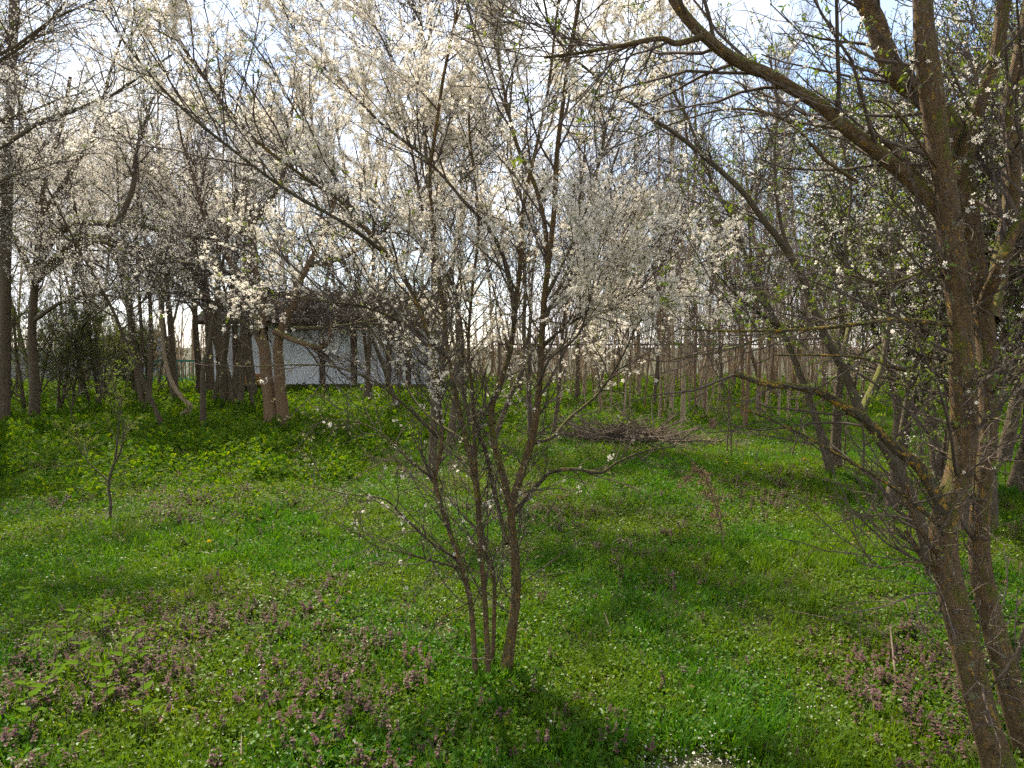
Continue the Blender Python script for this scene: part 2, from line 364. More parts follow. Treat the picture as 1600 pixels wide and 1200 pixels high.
# ------------------------------------------------------------------ the ground
def build_ground():
    xs = np.concatenate([[-600, -300, -120, -60], np.linspace(-40, 40, 161), [60, 120, 300, 600]])
    ys = np.concatenate([[-600, -200, -60, -20], np.linspace(-8, 60, 137), [90, 150, 300, 600]])
    X, Y = np.meshgrid(xs, ys); Z = hgt(X, Y)
    v = np.stack([X, Y, Z], -1).reshape(-1, 3); nx = len(xs); i = (np.arange(len(ys) - 1)[:, None] * nx + np.arange(nx - 1)[None]).ravel()
    f = np.stack([i, i + 1, i + nx + 1, i + nx], -1)
    m = surf_mat('soil', (.030, .026, .014), (.055, .060, .018), sc=3.0, bump=.6, c3=(.075, .055, .032))
    tag(link('ground', new_mesh('ground', [(v, f, 0)], [m], True)), 'dark soil under the grass and spring weeds', 'ground', kind='structure')
build_ground()

# ------------------------------------------------------------------ background buildings and walls
def box(x0, x1, y0, y1, z0, z1):
    v = np.array([(x, y, z) for z in (z0, z1) for y in (y0, y1) for x in (x0, x1)], float)
    f = np.array([(0, 2, 3, 1), (4, 5, 7, 6), (0, 1, 5, 4), (2, 6, 7, 3), (0, 4, 6, 2), (1, 3, 7, 5)]); return v, f
def bpart(name, parent, bx, m, label=None):
    v, f = box(*bx); o = link(name, new_mesh(name, [(v, f, 0)], [m]), parent)
    if label: o['label'] = label
    return o
M_white = surf_mat('whitewash', (.68, .70, .72), (.82, .83, .84), sc=1.6, bump=.25, c3=(.40, .38, .34))
M_dkwood = surf_mat('dark_timber', (.075, .052, .036), (.15, .105, .072), sc=9, stretch=(4, 4, .6))
M_orange = surf_mat('orange_board', (.26, .13, .04), (.38, .21, .07), sc=7, stretch=(4, 4, .6))
M_roof = surf_mat('old_roof_sheet', (.030, .021, .015), (.065, .046, .033), sc=5, c3=(.035, .035, .018))
M_conc = surf_mat('grey_block', (.20, .19, .18), (.33, .315, .30), sc=6, c3=(.15, .145, .12))
M_mortar = surf_mat('mortar', (.13, .12, .11), (.2, .19, .17), sc=9)
M_grnmetal = surf_mat('green_paint', (.03, .10, .07), (.05, .15, .10), sc=8, rough=.5)
M_hole = surf_mat('shed_inside', (.012, .010, .009), (.022, .019, .016), sc=4)
def build_shed():
    D = 24.0; X = lambda p: (p - 800) / FPX * D
    b = gpt(520, D); s = thing('whitewashed_shed', b, 'low white shed with dark sagging roof behind the twin-trunked tree', 'shed')
    o = lambda x: x - b[0]
    x0, x1 = o(X(322)), o(X(668)); zt = 2.2
    bpart('inner_wall', s, (x0 + .1, x1 - .1, .16, .30, -.2, zt), M_hole)
    bpart('plinth', s, (x0, x1, -.03, .14, -.3, .28), M_dkwood)
    edges = [322, 364, 372, 412, 420, 499, 508, 548, 558, 603, 611, 634, 642, 668]
    for a, c in zip(edges[0::2], edges[1::2]):
        bpart('wall_panel', s, (o(X(a)), o(X(c)), .0, .12, .28, zt), M_white)
    for a, c in zip(edges[1:-1:2], edges[2::2]):
        bpart('post', s, (o(X(a)) + .02, o(X(c)) - .02, -.06, .13, -.2, zt), M_dkwood)
    bpart('board', s, (o(X(378)), o(X(410)), -.10, -.04, .25, .62), M_orange, 'orange-brown loose board against the wall')
    bpart('side_wall', s, (x0, x0 + .12, .302, 4.4, -.3, zt), M_white); bpart('side_wall', s, (x1 - .12, x1, .302, 4.4, -.3, zt), M_white)
    bpart('fascia', s, (x0 - .2, x1 + .2, -.42, -.36, zt + .0, zt + .14), M_dkwood)
    r = np.random.default_rng(3); n = 12; w = (x1 - x0 + .5) / n
    for side in (0, 1):
        for k in range(n):                       # corrugated sheets, each its own piece
            xa = x0 - .25 + k * w; m = 17; xs = np.linspace(xa - .03, xa + w + .03, m)
            sag = .10 * np.sin(pi * (k + .5) / n) + r.uniform(-.02, .02)
            V = []
            for j in range(5):
                t = j / 4; y = (-.45 + t * 2.75) if side == 0 else (5.05 - t * 2.75); z = zt + .08 + t * 1.15 - sag * t + .03 * (k % 2)
                for q in (0, -.025):
                    V += [(x, y, z + q + .025 * sin(i * pi / 2)) for i, x in enumerate(xs)]
            V = np.array(V); F = []
            for j in range(4):
                for i in range(m - 1):
                    a = j * 2 * m + i; F.append((a, a + 1, a + 2 * m + 1, a + 2 * m)); a += m; F.append((a, a + 2 * m, a + 2 * m + 1, a + 1))
            link('roof_sheet', new_mesh('roof_sheet', [(V, np.array(F), 0)], [M_roof], True), s)
    bpart('ridge_cap', s, (x0 - .25, x1 + .25, 2.15, 2.45, zt + 1.10, zt + 1.23), M_roof)
    # dry climber hanging over the roof
    t = Tree('dry_vine', (b[0], D - .5, zt - .1), 'tangled leafless brown climber spread over the shed roof', 'vine')
    n = 340; r2 = np.random.default_rng(5)
    st = np.stack([r2.uniform(X(425), X(664), n), r2.uniform(D - .5, D + 1.9, n), np.zeros(n)], 1); st[:, 2] = b[2] + zt + .1 + (st[:, 1] - D + .5) * .42
    P = [st]; d = nrm(r2.normal(size=(n, 3)) + np.array([0, -.4, .5]))
    for k in range(6):
        d = nrm(d + .45 * r2.normal(size=d.shape) + np.array([0, -.05, -.13])); P.append(P[-1] + d * .27)
    P = np.stack(P, 1); R = np.linspace(.018, .006, 7)[None].repeat(n, 0)
    c1 = spawn(P, R, 9, .1, 1, (.4, 1.3), (.3, .9), 4, .35, -.05, .6, .008, .004, r=r2)
    t.part('stem', [(P, R)], M_twig, 4); t.part('twigs', [c1], M_twig, 3)
build_shed()
def build_block_wall():
    D = 30.0; x0, x1 = (-160 - 800) / FPX * D, (172 - 800) / FPX * D; b = gpt(60, D)
    s = thing('block_wall', b, 'low grey concrete block wall at the far left behind the thicket', 'wall')
    bpart('mortar_core', s, (x0 - b[0], x1 - b[0], .02, .17, -.3, 1.42), M_mortar)
    v, f = box(-.293, .293, -.0, .03, -.14, .14); me = new_mesh('block', [(v, f, 0)], [M_conc]); r = np.random.default_rng(9)
    nx = int((x1 - x0) / .6)
    for j in range(5):
        for i in range(nx):
            x = x0 + .3 + i * .6 + (.3 if j % 2 and i < nx - 1 else 0) - b[0]
            link('block', me, s, (x, r.uniform(-.014, -.004), .02 + .15 + j * .29))
    bpart('coping', s, (x0 - b[0], x1 - b[0], -.05, .22, 1.50, 1.56), M_conc)
build_block_wall()
def build_green_fence():
    D = 28.5; b = gpt(225, D); s = thing('green_fence', b, 'green metal fence between dark trunks left of the shed', 'fence')
    x0 = (183 - 800) / FPX * D - b[0]; x1 = (318 - 800) / FPX * D - b[0]
    for k in range(4): bpart('post', s, (x0 + (x1 - x0) * k / 3 - .03, x0 + (x1 - x0) * k / 3 + .03, -.03, .03, -.3, 1.15), M_grnmetal)
    bpart('rail', s, (x0, x1, -.07, -.031, .98, 1.06), M_grnmetal); bpart('rail', s, (x0, x1, -.07, -.031, .25, .33), M_grnmetal)
    v, f = box(-.02, .02, -.05, -.04, .33, .98); me = new_mesh('bar', [(v, f, 0)], [M_grnmetal])
    n = 22
    for k in range(n): link('bar', me, s, (x0 + (x1 - x0) * (k + .5) / n, 0, 0))
build_green_fence()
def build_house(px_, D, w, h, rh, wallc, roofc, label, name='far_house'):
    b = gpt(px_, D); s = thing(name, b, label, 'house')
    mw = surf_mat(name + '_wall', wallc, tuple(min(1, c * 1.25) for c in wallc), sc=1.5); mr = surf_mat(name + '_roof', roofc, tuple(c * 1.4 for c in roofc), sc=4)
    bpart('wall', s, (-w, w, 0, 6, -.3, h), mw)
    V = np.array([(-w - .3, -.4, h - .1), (w + .3, -.4, h - .1), (w + .3, 3, h + rh), (-w - .3, 3, h + rh), (w + .3, 6.4, h - .1), (-w - .3, 6.4, h - .1),
                  (-w - .3, 3, h + rh - .15), (w + .3, 3, h + rh - .15)], float)
    link('roof', new_mesh('roof', [(V, np.array([(0, 1, 2, 3), (3, 2, 4, 5), (0, 6, 7, 1), (6, 5, 4, 7)]), 0)], [mr]), s)
    V = np.array([(-w + .01, .01, h - .02), (-w + .01, 5.99, h - .02), (-w + .01, 3, h + rh - .2), (w - .01, .01, h - .02), (w - .01, 5.99, h - .02), (w - .01, 3, h + rh - .2)], float)
    
    for q in (V[:3], V[[3, 5, 4]]): link('gable', new_mesh('gable', [(q, np.array([(0, 1, 2)]), 0)], [mw]), s)
    for k in (-.5, .5):
        fr = bpart('window', s, (k * w - .5, k * w + .5, -.06, -.004, 1.0, 2.1), M_white)
        bpart('pane', fr, (k * w - .42, k * w + .42, -.09, -.061, 1.08, 2.02), M_hole)
build_house(176, 44, .9, 1.9, .6, (.18, .27, .42), (.10, .11, .12), 'small distant blue house glimpsed over the block wall', 'blue_house')

# ------------------------------------------------------------------ the blossoming tree in the middle
def build_centre_tree():
    r = np.random.default_rng(11)
    b = gpt(772, 3.55)
    t = Tree('blossoming_plum_tree', b, 'many-stemmed plum tree with white blossom in the middle of the meadow', 'tree')
    G = lambda p, q, d: (p, q, d)
    A = t.limb(px([(783, 1078, 3.55), (796, 1010), (806, 940), (806, 880), (800, 820), (803, 780), (815, 740), (832, 680, 3.5), (842, 610), (846, 540, 3.45), (850, 470), (860, 390), (866, 320, 3.4), (870, 240), (880, 160, 3.3), (890, 80), (905, 0, 3.2), (915, -120, 3.1)], 3.55), .0265, .006, MB_cherry, 'trunk', 14, 90, .08, .8)
    mids = [
     ([(764, 1072, 3.5), (757, 930, 3.5), (750, 850), (743, 760), (722, 660), (703, 570), (692, 480, 3.7), (683, 400), (676, 340), (672, 270), (683, 190), (693, 120), (707, 50), (717, 0, 3.6), (730, -110)], .0145, .006),
     ([(744, 1068, 3.5), (737, 960), (730, 917), (715, 867), (695, 807), (680, 750), (690, 690), (685, 620, 3.4), (672, 540), (650, 470), (607, 400, 3.3), (573, 360), (527, 310), (480, 280), (400, 220, 3.1), (340, 150), (290, 80), (240, 10, 2.9)], .0145, .005),
     ([(768, 1062, 3.6), (772, 960), (771, 900), (755, 850, 3.7), (748, 780), (742, 700), (738, 620), (732, 540, 3.8), (738, 450), (748, 360), (742, 280), (733, 200), (738, 100), (745, 0)], .0125, .005),
     ([(800, 800, 3.56), (785, 740), (772, 690, 3.65), (768, 640), (784, 590), (797, 550), (805, 490, 3.75), (812, 420), (815, 360), (822, 300), (840, 220), (858, 130), (868, 40), (880, -60)], .018, .005),
     ([(856, 420, 3.44), (850, 345), (837, 293), (813, 240), (797, 187), (783, 117), (767, 17), (755, -80)], .012, .005),
     ([(806, 490, 3.75), (790, 410), (760, 353), (727, 317), (693, 277), (653, 237), (600, 197), (560, 157), (513, 113), (470, 65), (440, 10)], .012, .004),
     ([(691, 470, 3.7), (668, 370, 3.9), (650, 270), (633, 193), (620, 133), (607, 83), (580, 30), (543, -10)], .010, .004),
     ([(806, 800, 3.55), (825, 775), (845, 752), (865, 736), (900, 733, 3.4), (940, 738), (965, 722), (1010, 704), (1055, 698)], .014, .0035),
     ([(836, 692, 3.5), (863, 683), (890, 653), (933, 617, 3.7), (965, 570), (1000, 500), (1040, 430)], .010, .003),
     ([(727, 890, 3.5), (690, 880), (660, 872), (625, 862, 3.3), (587, 853), (560, 835)], .008, .002),
     ([(716, 875, 3.5), (673, 847), (633, 810), (600, 780, 3.2), (543, 772), (490, 760)], .008, .002),
     ([(607, 400, 3.3), (540, 350, 3.1), (460, 305), (393, 257, 2.95), (300, 183, 2.8), (240, 123), (190, 60, 2.7), (150, 0)], .010, .003),
     ([(792, 850, 3.6), (775, 780, 3.75), (757, 700), (735, 655), (722, 600, 3.9), (722, 520), (705, 440), (660, 380, 4.0), (600, 330), (520, 250), (460, 170, 4.1), (420, 90)], .014, .004),
     ([(850, 470, 3.45), (885, 400, 3.6), (915, 330), (935, 260), (950, 190, 3.8), (975, 110), (985, 30)], .010, .003),
     ([(702, 560, 3.6), (640, 510, 3.5), (570, 480), (500, 470, 3.3), (430, 460), (390, 480)], .009, .003),
     ([(690, 690, 3.45), (640, 640), (590, 600, 3.2), (530, 575), (470, 570), (385, 573, 3.0)], .008, .002),
     ([(742, 700, 3.75), (660, 640, 4.0), (610, 560, 4.2), (570, 500), (510, 430, 4.4), (430, 380)], .010, .003),
     ([(846, 540, 3.45), (900, 500, 3.3), (960, 470), (1020, 455, 3.2)], .008, .002),
     ([(680, 750, 3.45), (640, 720, 3.3), (600, 680), (560, 660), (510, 655)], .007, .002),
     ([(735, 940, 3.5), (700, 960, 3.3), (675, 985), (655, 1010, 3.2)], .005, .002),
     ([(842, 600, 3.45), (860, 560, 3.3), (905, 520), (930, 430, 3.1), (940, 350)], .008, .002),
    ]
    for i, (p, r0, r1) in enumerate(mids):
        t.limb(px(p, 3.5), r0, r1, MB_cherry if i < 5 else MB_grey, 'stem' if i < 3 else 'limb', 10 if i < 5 else 7, 60 if i < 5 else 36, .06)
    P, R = t.stack(30, [i for i in range(len(t.L)) if i not in (8, 10, 11, 16, 19, 20)])
    up1 = spawn(P, R, 16, .36, 1, (.35, 1.0), (.25, .75), 6, .13, .05, .6, .006, .0022, .3, bias=(0, 0, .35), r=r)
    P2, R2 = t.stack(30, [0, 1, 2, 3, 4])
    low = spawn(P2, R2, 34, .10, .55, (.3, 1.0), (.12, .6), 5, .16, .05, .5, .004, .0018, .2, r=r)
    P3, R3 = t.stack(30, [8, 9, 10, 11, 16, 19, 18]); low2 = spawn(P3, R3, 13, .2, 1, (.4, 1.2), (.12, .4), 4, .18, .02, .6, .0035, .0016, .3, r=r)
    P4, R4 = t.stack(30, [2, 13]); ex = spawn(P4, R4, 22, .55, 1, (.4, 1.1), (.2, .6), 6, .14, .03, .6, .005, .002, .2, bias=(0, 0, .3), r=r)
    l1 = (np.concatenate([up1[0], ex[0]]), np.concatenate([up1[1], ex[1]]))
    tw = spawn(*l1, 7, .12, 1, (.4, 1.1), (.08, .30), 4, .18, .04, .6, .003, .0013, .3, r=r)
    lw = spawn(*low, 6, .2, 1, (.4, 1.2), (.06, .25), 3, .2, .02, .6, .0024, .0013, .3, r=r)
    lw2 = spawn(*low2, 5, .2, 1, (.4, 1.2), (.05, .2), 3, .2, .0, .6, .0022, .0012, .3, r=r)
    sp = spawn(*tw, 3, .2, 1, (.5, 1.2), (.02, .08), 2, .2, .1, .7, .0018, .0011, r=r)
    t.part('branches', [l1, low, low2], M_twig, 4); t.part('twigs', [tw, lw, lw2, sp], M_twig, 3)
    c = np.concatenate([along(tw[0], 36000, r, .05, 1, .008), along(sp[0], 14000, r, .3, 1, .006), along(l1[0], 6000, r, .2, 1, .01), along(ex[0], 1500, r, .2, 1, .01)])
    k = .6 * clump(c, 3.0, 5) + .7 * clump(c, 11.0, 6) + r.normal(size=len(c)) * .12; z = c[:, 2]
    keep = (k > -.10) & (r.random(len(c)) < np.clip((z - np.interp(c[:, 0], [-.75, -.45], [1.58, 1.22])) / .45, .012, 1)); c = c[keep]
    t.blossom(c, 1.0, True, r=r)
    d = np.concatenate([along(lw[0], 2600, r, .1, 1, .006), along(lw2[0], 1000, r, .1, 1, .006)]); t.leaves(d, (.006, .013), M_bud, 'buds', r=r)
    e = np.concatenate([along(lw2[0], 90, r, .1, 1, .004), along(lw[0], 150, r, .1, 1, .004)]); t.blossom(e, 1.0, True, 'low_blossom', r=r)
    e = along(tw[0], 1100, r, .1, 1, .01); t.leaves(e, (.010, .022), M_spring, 'leaves', r=r)
build_centre_tree()

# ------------------------------------------------------------------ the mossy tree at the right edge
def build_right_tree():
    r = np.random.default_rng(12)
    b = gpt(1580, 2.62)
    t = Tree('mossy_cherry_tree', b, 'big mossy cherry tree with lichen-spotted trunks at the right edge', 'tree')
    t.limb(px([(1585, 1275, 2.6), (1560, 1190), (1525, 1080), (1500, 980, 2.65), (1481, 900), (1474, 850), (1480, 800), (1499, 740), (1507, 680), (1505, 600, 2.7), (1500, 500), (1488, 400), (1478, 300), (1465, 220), (1455, 140), (1445, 60), (1440, -20), (1430, -150)], 2.6), .055, .034, MB_cherry, 'trunk', 22, 150, .05, .5)
    t.limb(px([(1625, 1240, 2.85), (1582, 1090), (1555, 990), (1537, 910), (1530, 840), (1535, 750), (1545, 650, 2.95), (1541, 560), (1535, 470), (1522, 380), (1504, 290), (1517, 213), (1537, 143), (1556, 90), (1565, 30), (1575, -60)], 2.85), .052, .022, MB_cherry, 'trunk', 20, 130, .055, .5)
    Ls = [
     ([(1522, 400, 2.97), (1508, 320, 3.0), (1497, 250), (1482, 195), (1430, 143, 3.05), (1400, 117), (1380, 77), (1367, 33), (1347, -10), (1330, -80)], .050, .036, 18),
     ([(1508, 440, 2.75), (1480, 350, 2.75), (1420, 280), (1380, 245), (1330, 205), (1290, 170, 2.7), (1240, 140), (1200, 115), (1150, 95), (1110, 65, 2.6), (1075, 30), (1050, -5), (1020, -70)], .032, .017, 16),
     ([(1470, 325, 2.78), (1440, 285, 2.9), (1400, 235), (1370, 213), (1340, 203)], .022, .010, 12),
     ([(1095, 58, 2.58), (1057, 68), (1030, 60), (967, 72, 2.5), (910, 82), (850, 90)], .012, .004, 10),
     ([(1483, 810, 2.66), (1440, 735), (1400, 700), (1350, 655, 2.6), (1310, 630), (1280, 612), (1230, 603, 2.5), (1190, 598), (1148, 583)], .026, .010, 14),
     ([(1500, 508, 2.7), (1400, 500), (1330, 508, 2.6), (1250, 515), (1180, 517, 2.5), (1100, 516), (1060, 513)], .011, .003, 8),
     ([(1330, 490, 2.75), (1230, 515), (1140, 545), (1048, 563)], .006, .002, 6),
     ([(1478, 830, 2.66), (1400, 765), (1300, 705, 2.55), (1240, 672), (1130, 625)], .009, .003, 8),
     ([(1470, 870, 2.66), (1450, 845), (1425, 800, 2.6), (1415, 735)], .013, .004, 8),
     ([(1478, 900, 2.66), (1448, 882), (1428, 850), (1415, 830)], .012, .006, 8),
     ([(1474, 885, 2.66), (1420, 878), (1370, 885, 2.5), (1330, 830)], .005, .002, 6),
     ([(1535, 480, 2.93), (1560, 420, 2.8), (1580, 370), (1605, 330), (1650, 260)], .026, .016, 12),
     ([(1545, 500, 2.95), (1565, 400, 3.1), (1578, 320), (1582, 240), (1575, 180), (1590, 100), (1605, 20), (1620, -60)], .038, .024, 14),
     ([(1340, 285, 2.75), (1290, 250), (1230, 190, 2.6), (1150, 170), (1060, 190), (960, 230)], .007, .002, 6),
     ([(1490, 400, 2.72), (1400, 440), (1330, 430, 2.5), (1260, 400), (1180, 400)], .008, .002, 6),
     ([(1470, 270, 2.7), (1380, 160, 2.5), (1290, 195), (1210, 215)], .006, .002, 6),
     ([(1504, 560, 2.7), (1430, 580), (1350, 560, 2.6), (1280, 555), (1210, 555)], .008, .003, 6),
    ]
    for i, (p, r0, r1, sd_) in enumerate(Ls): t.limb(px(p, 2.7), r0, r1, MB_lichen if i in (4, 5, 7, 16) else MB_cherry, 'limb', sd_, 70 if sd_ > 9 else 36, .05, label='low bare bough crusted with orange lichen' if i == 4 else None)
    P, R = t.stack(30)
    main = t.stack(30, [0, 1, 2, 3, 5, 13, 14])
    l1 = spawn(*main, 16, .28, 1, (.5, 1.2), (.35, 1.0), 7, .14, .03, .4, .008, .0022, .2, bias=(-.5, .2, .2), r=r)
    l1b = spawn(*t.stack(30, [4, 5, 6, 7, 8, 9, 10, 11, 12, 15, 16, 17, 18]), 8, .15, 1, (.4, 1.1), (.15, .6), 5, .16, .03, .55, .005, .0018, .3, r=r)
    l1c = spawn(*t.stack(30, [0, 1]), 26, .12, .75, (.6, 1.4), (.12, .55), 6, .18, .02, .25, .005, .0018, .2, bias=(-.6, -.1, .2), r=r); l1 = (np.concatenate([l1[0][:, :7], l1c[0]]), np.concatenate([l1[1][:, :7], l1c[1]]))
    tw = spawn(*l1, 7, .15, 1, (.4, 1.1), (.10, .35), 4, .18, .03, .6, .003, .0014, .3, r=r)
    tw2 = spawn(*l1b, 5, .15, 1, (.4, 1.1), (.06, .22), 3, .18, .03, .6, .0025, .0013, .3, r=r)
    sp = spawn(*tw, 3, .2, 1, (.5, 1.2), (.015, .06), 2, .2, .1, .7, .0017, .0011, r=r)
    t.part('branches', [l1, l1b], M_twig, 4); t.part('twigs', [tw, tw2, sp], M_twig, 3)
    c = np.concatenate([along(tw[0], 1500, r, .1, 1, .01), along(tw2[0], 260, r, .1, 1, .01)]); k = clump(c, 4.0, 8) + r.normal(size=len(c)) * .2
    t.blossom(c[(k > .0) & (c[:, 2] > 1.1)], 1.0, True, r=r)
    c = np.concatenate([along(sp[0], 1900, r, .2, 1, .008), along(tw2[0], 800, r, .3, 1, .01)]); k = clump(c, 4.0, 9) + r.normal(size=len(c)) * .2
    t.leaves(c[k > 0], (.010, .026), M_spring, r=r)
    c = along(tw[0], 2500, r, .1, 1, .004); t.leaves(c, (.004, .008), M_bud, 'buds', r=r)
build_right_tree()

def build_leaning_tree():
    r = np.random.default_rng(13); b = gpt(1462, 5.0)
    t = Tree('leaning_blossom_tree', b, 'dark slender tree leaning left behind the lichen-covered low bough', 'tree')
    t.limb(px([(1466, 925, 5.0), (1446, 850), (1425, 780), (1390, 710), (1345, 645), (1333, 613), (1313, 567), (1290, 527), (1267, 473), (1250, 427), (1222, 380), (1192, 342), (1165, 305), (1140, 280), (1100, 245), (1060, 212, 4.8), (1022, 187), (960, 140), (900, 95)], 5.0), .048, .008, MB_dark, 'trunk', 12, 80, .05, .2)
    t.limb(px([(1100, 245, 4.9), (1080, 200), (1070, 175), (1055, 150), (1030, 90)], 4.9), .012, .004, MB_dark, 'limb', 8, 24)
    t.limb(px([(1250, 427, 5.0), (1220, 350), (1210, 250), (1215, 160), (1200, 80)], 5.0), .016, .005, MB_dark, 'limb', 8, 24)
    t.limb(px([(1313, 567, 5.0), (1330, 480, 5.2), (1320, 380), (1330, 300), (1310, 200)], 5.0), .02, .006, MB_dark, 'limb', 8, 24)
    t.limb(px([(1345, 645, 5.0), (1380, 560, 5.3), (1395, 460), (1390, 360), (1400, 260)], 5.0), .026, .008, MB_dark, 'limb', 8, 24)
    l1 = spawn(*t.stack(30), 14, .3, 1, (.4, 1.1), (.4, 1.1), 6, .14, .05, .5, .008, .003, .3, bias=(0, 0, .3), r=r)
    tw = spawn(*l1, 8, .1, 1, (.4, 1.1), (.12, .4), 4, .18, .04, .6, .0035, .002, .3, r=r)
    sp = spawn(*tw, 3, .2, 1, (.5, 1.2), (.03, .1), 2, .2, .1, .7, .002, .0015, r=r)
    t.part('branches', [l1], M_twig, 4); t.part('twigs', [tw, sp], M_twig, 3)
    c = along(tw[0], 2200, r, .1, 1, .014); k = clump(c, 2.2, 15) + r.normal(size=len(c)) * .18
    t.blossom(c[k > -.05], .8, False, r=r)
    t.leaves(along(sp[0], 2600, r, .2, 1, .01), (.012, .026), r=r)
build_leaning_tree()

# ------------------------------------------------------------------ blossom trees and bare trees of the background
def grow_trunk(t, h, r0, r1, m, r, lean=(0, 0), wob=.05, name='trunk', sides=9, n=30, start=(0, 0)):
    k = 9; p = np.zeros((k, 3)); d = np.array([lean[0], lean[1], 1.0])
    p[0] = t.base + np.array([start[0], start[1], -.12])
    for i in range(1, k):
        d = d + r.normal(size=3) * wob; d[2] = 1; p[i] = p[i - 1] + nrm(d) * (h + .12) / (k - 1)
    return t.limb(p, r0, r1, m, name, sides, n, .04, .25)
def blossom_tree(name, base, label, seed, h=5.0, r0=.10, limbs=7, spread=2.6, nfl=9000, nleaf=700, bark=None, group=None, trunk_frac=.35, fl=(.013, .019), stems=1, lean=(0, 0), density=1.0, low=.3):
    r = np.random.default_rng(seed); t = Tree(name, base, label, 'tree', group); bark = bark or MB_dark
    for s in range(stems):
        st = (0, 0) if stems == 1 else tuple(r.normal(size=2) * .22)
        grow_trunk(t, h * r.uniform(.75, 1), r0 * (1 if s == 0 else r.uniform(.6, .9)), r0 * .25, bark, r, (lean[0] + r.normal() * .12 * (stems > 1), lean[1] + r.normal() * .12 * (stems > 1)), .07, start=st)
    P, R = t.stack(24)
    lm = spawn(P, R, max(2, limbs // stems), low, .95, (.6, 1.15), (spread * .65, spread * 1.15), 9, .10, .05, .6, r0 * .5, r0 * .09, .45, r=r)
    v, f, a = tubes(lm[0] - t.base, lm[1], 6)
    for i in range(len(lm[0])):
        v, f, a = tubes(lm[0][i:i + 1] - t.base, lm[1][i:i + 1], 6); link('limb', new_mesh('limb', [(v, f, 0)], [bark], True, a), t.root)
    al = (np.concatenate([lm[0], np.stack([resample(p[8:], 10) for p in P])]), np.concatenate([lm[1], np.interp(np.linspace(8, 23, 10), range(24), R.mean(0))[None].repeat(len(P), 0)]))
    l1 = spawn(*al, int(13 * density), .12, 1, (.4, 1.1), (.5, 1.2), 6, .14, .03, .5, .012, .0045, .35, r=r)
    tw = spawn(*l1, int(8 * density), .1, 1, (.4, 1.1), (.2, .55), 4, .18, .02, .6, .006, .0033, .3, r=r)
    sp = spawn(*tw, 2, .2, 1, (.5, 1.2), (.05, .18), 2, .2, .1, .7, .0035, .0026, r=r)
    t.part('branches', [l1], M_twig, 4); t.part('twigs', [tw, sp], M_twig, 3)
    c = np.concatenate([along(tw[0], nfl // 3, r, .05, 1, .02), along(sp[0], nfl // 6, r, .2, 1, .015)]); k = clump(c, 1.5, seed + 3) + r.normal(size=len(c)) * .2
    t.blossom(c[k > -.14], fl[1] / .0165, False, r=r)
    if nleaf: t.leaves(along(sp[0], nleaf, r, .2, 1, .015), (.02, .038), r=r)
    return t.root

def bare_tree(name, base, label, seed, h=9.0, r0=.08, nb=34, bark=None, twig=None, low=.28, bl=(1.0, 2.2), ang=(.35, .8), group=None, cat='tree', up=.09, stems=1):
    r = np.random.default_rng(seed); t = Tree(name, base, label, cat, group)
    for s in range(stems): grow_trunk(t, h * (1 if s == 0 else r.uniform(.7, .95)), r0 * (1 if s == 0 else .8), r0 * .15, bark or MB_tan, r, tuple(r.normal(size=2) * (.03 if stems == 1 else .1)), .035, sides=8, start=(0, 0) if s == 0 else tuple(r.normal(size=2) * .25))
    P, R = t.stack(30)
    l1 = spawn(P, R, nb, low, .99, ang, bl, 7, .10, up, .5, r0 * .35, .005, .6, r=r)
    tw = spawn(*l1, 7, .12, 1, (.3, .8), (.35, .8), 4, .14, .07, .6, .0055, .003, .4, r=r)
    sp = spawn(*tw, 3, .2, 1, (.3, .8), (.15, .4), 2, .15, .06, .7, .0033, .0023, r=r)
    t.part('branches', [l1], twig or M_twig_far, 4); t.part('twigs', [tw, sp], twig or M_twig_far, 3)
    return t.root
def put(root, p, d, rz, sc, label, group=None):
    root.location = gpt(p, d); root.rotation_euler = (0, 0, rz); root.scale = (sc, sc, sc); tag(root, label, group=group); return root

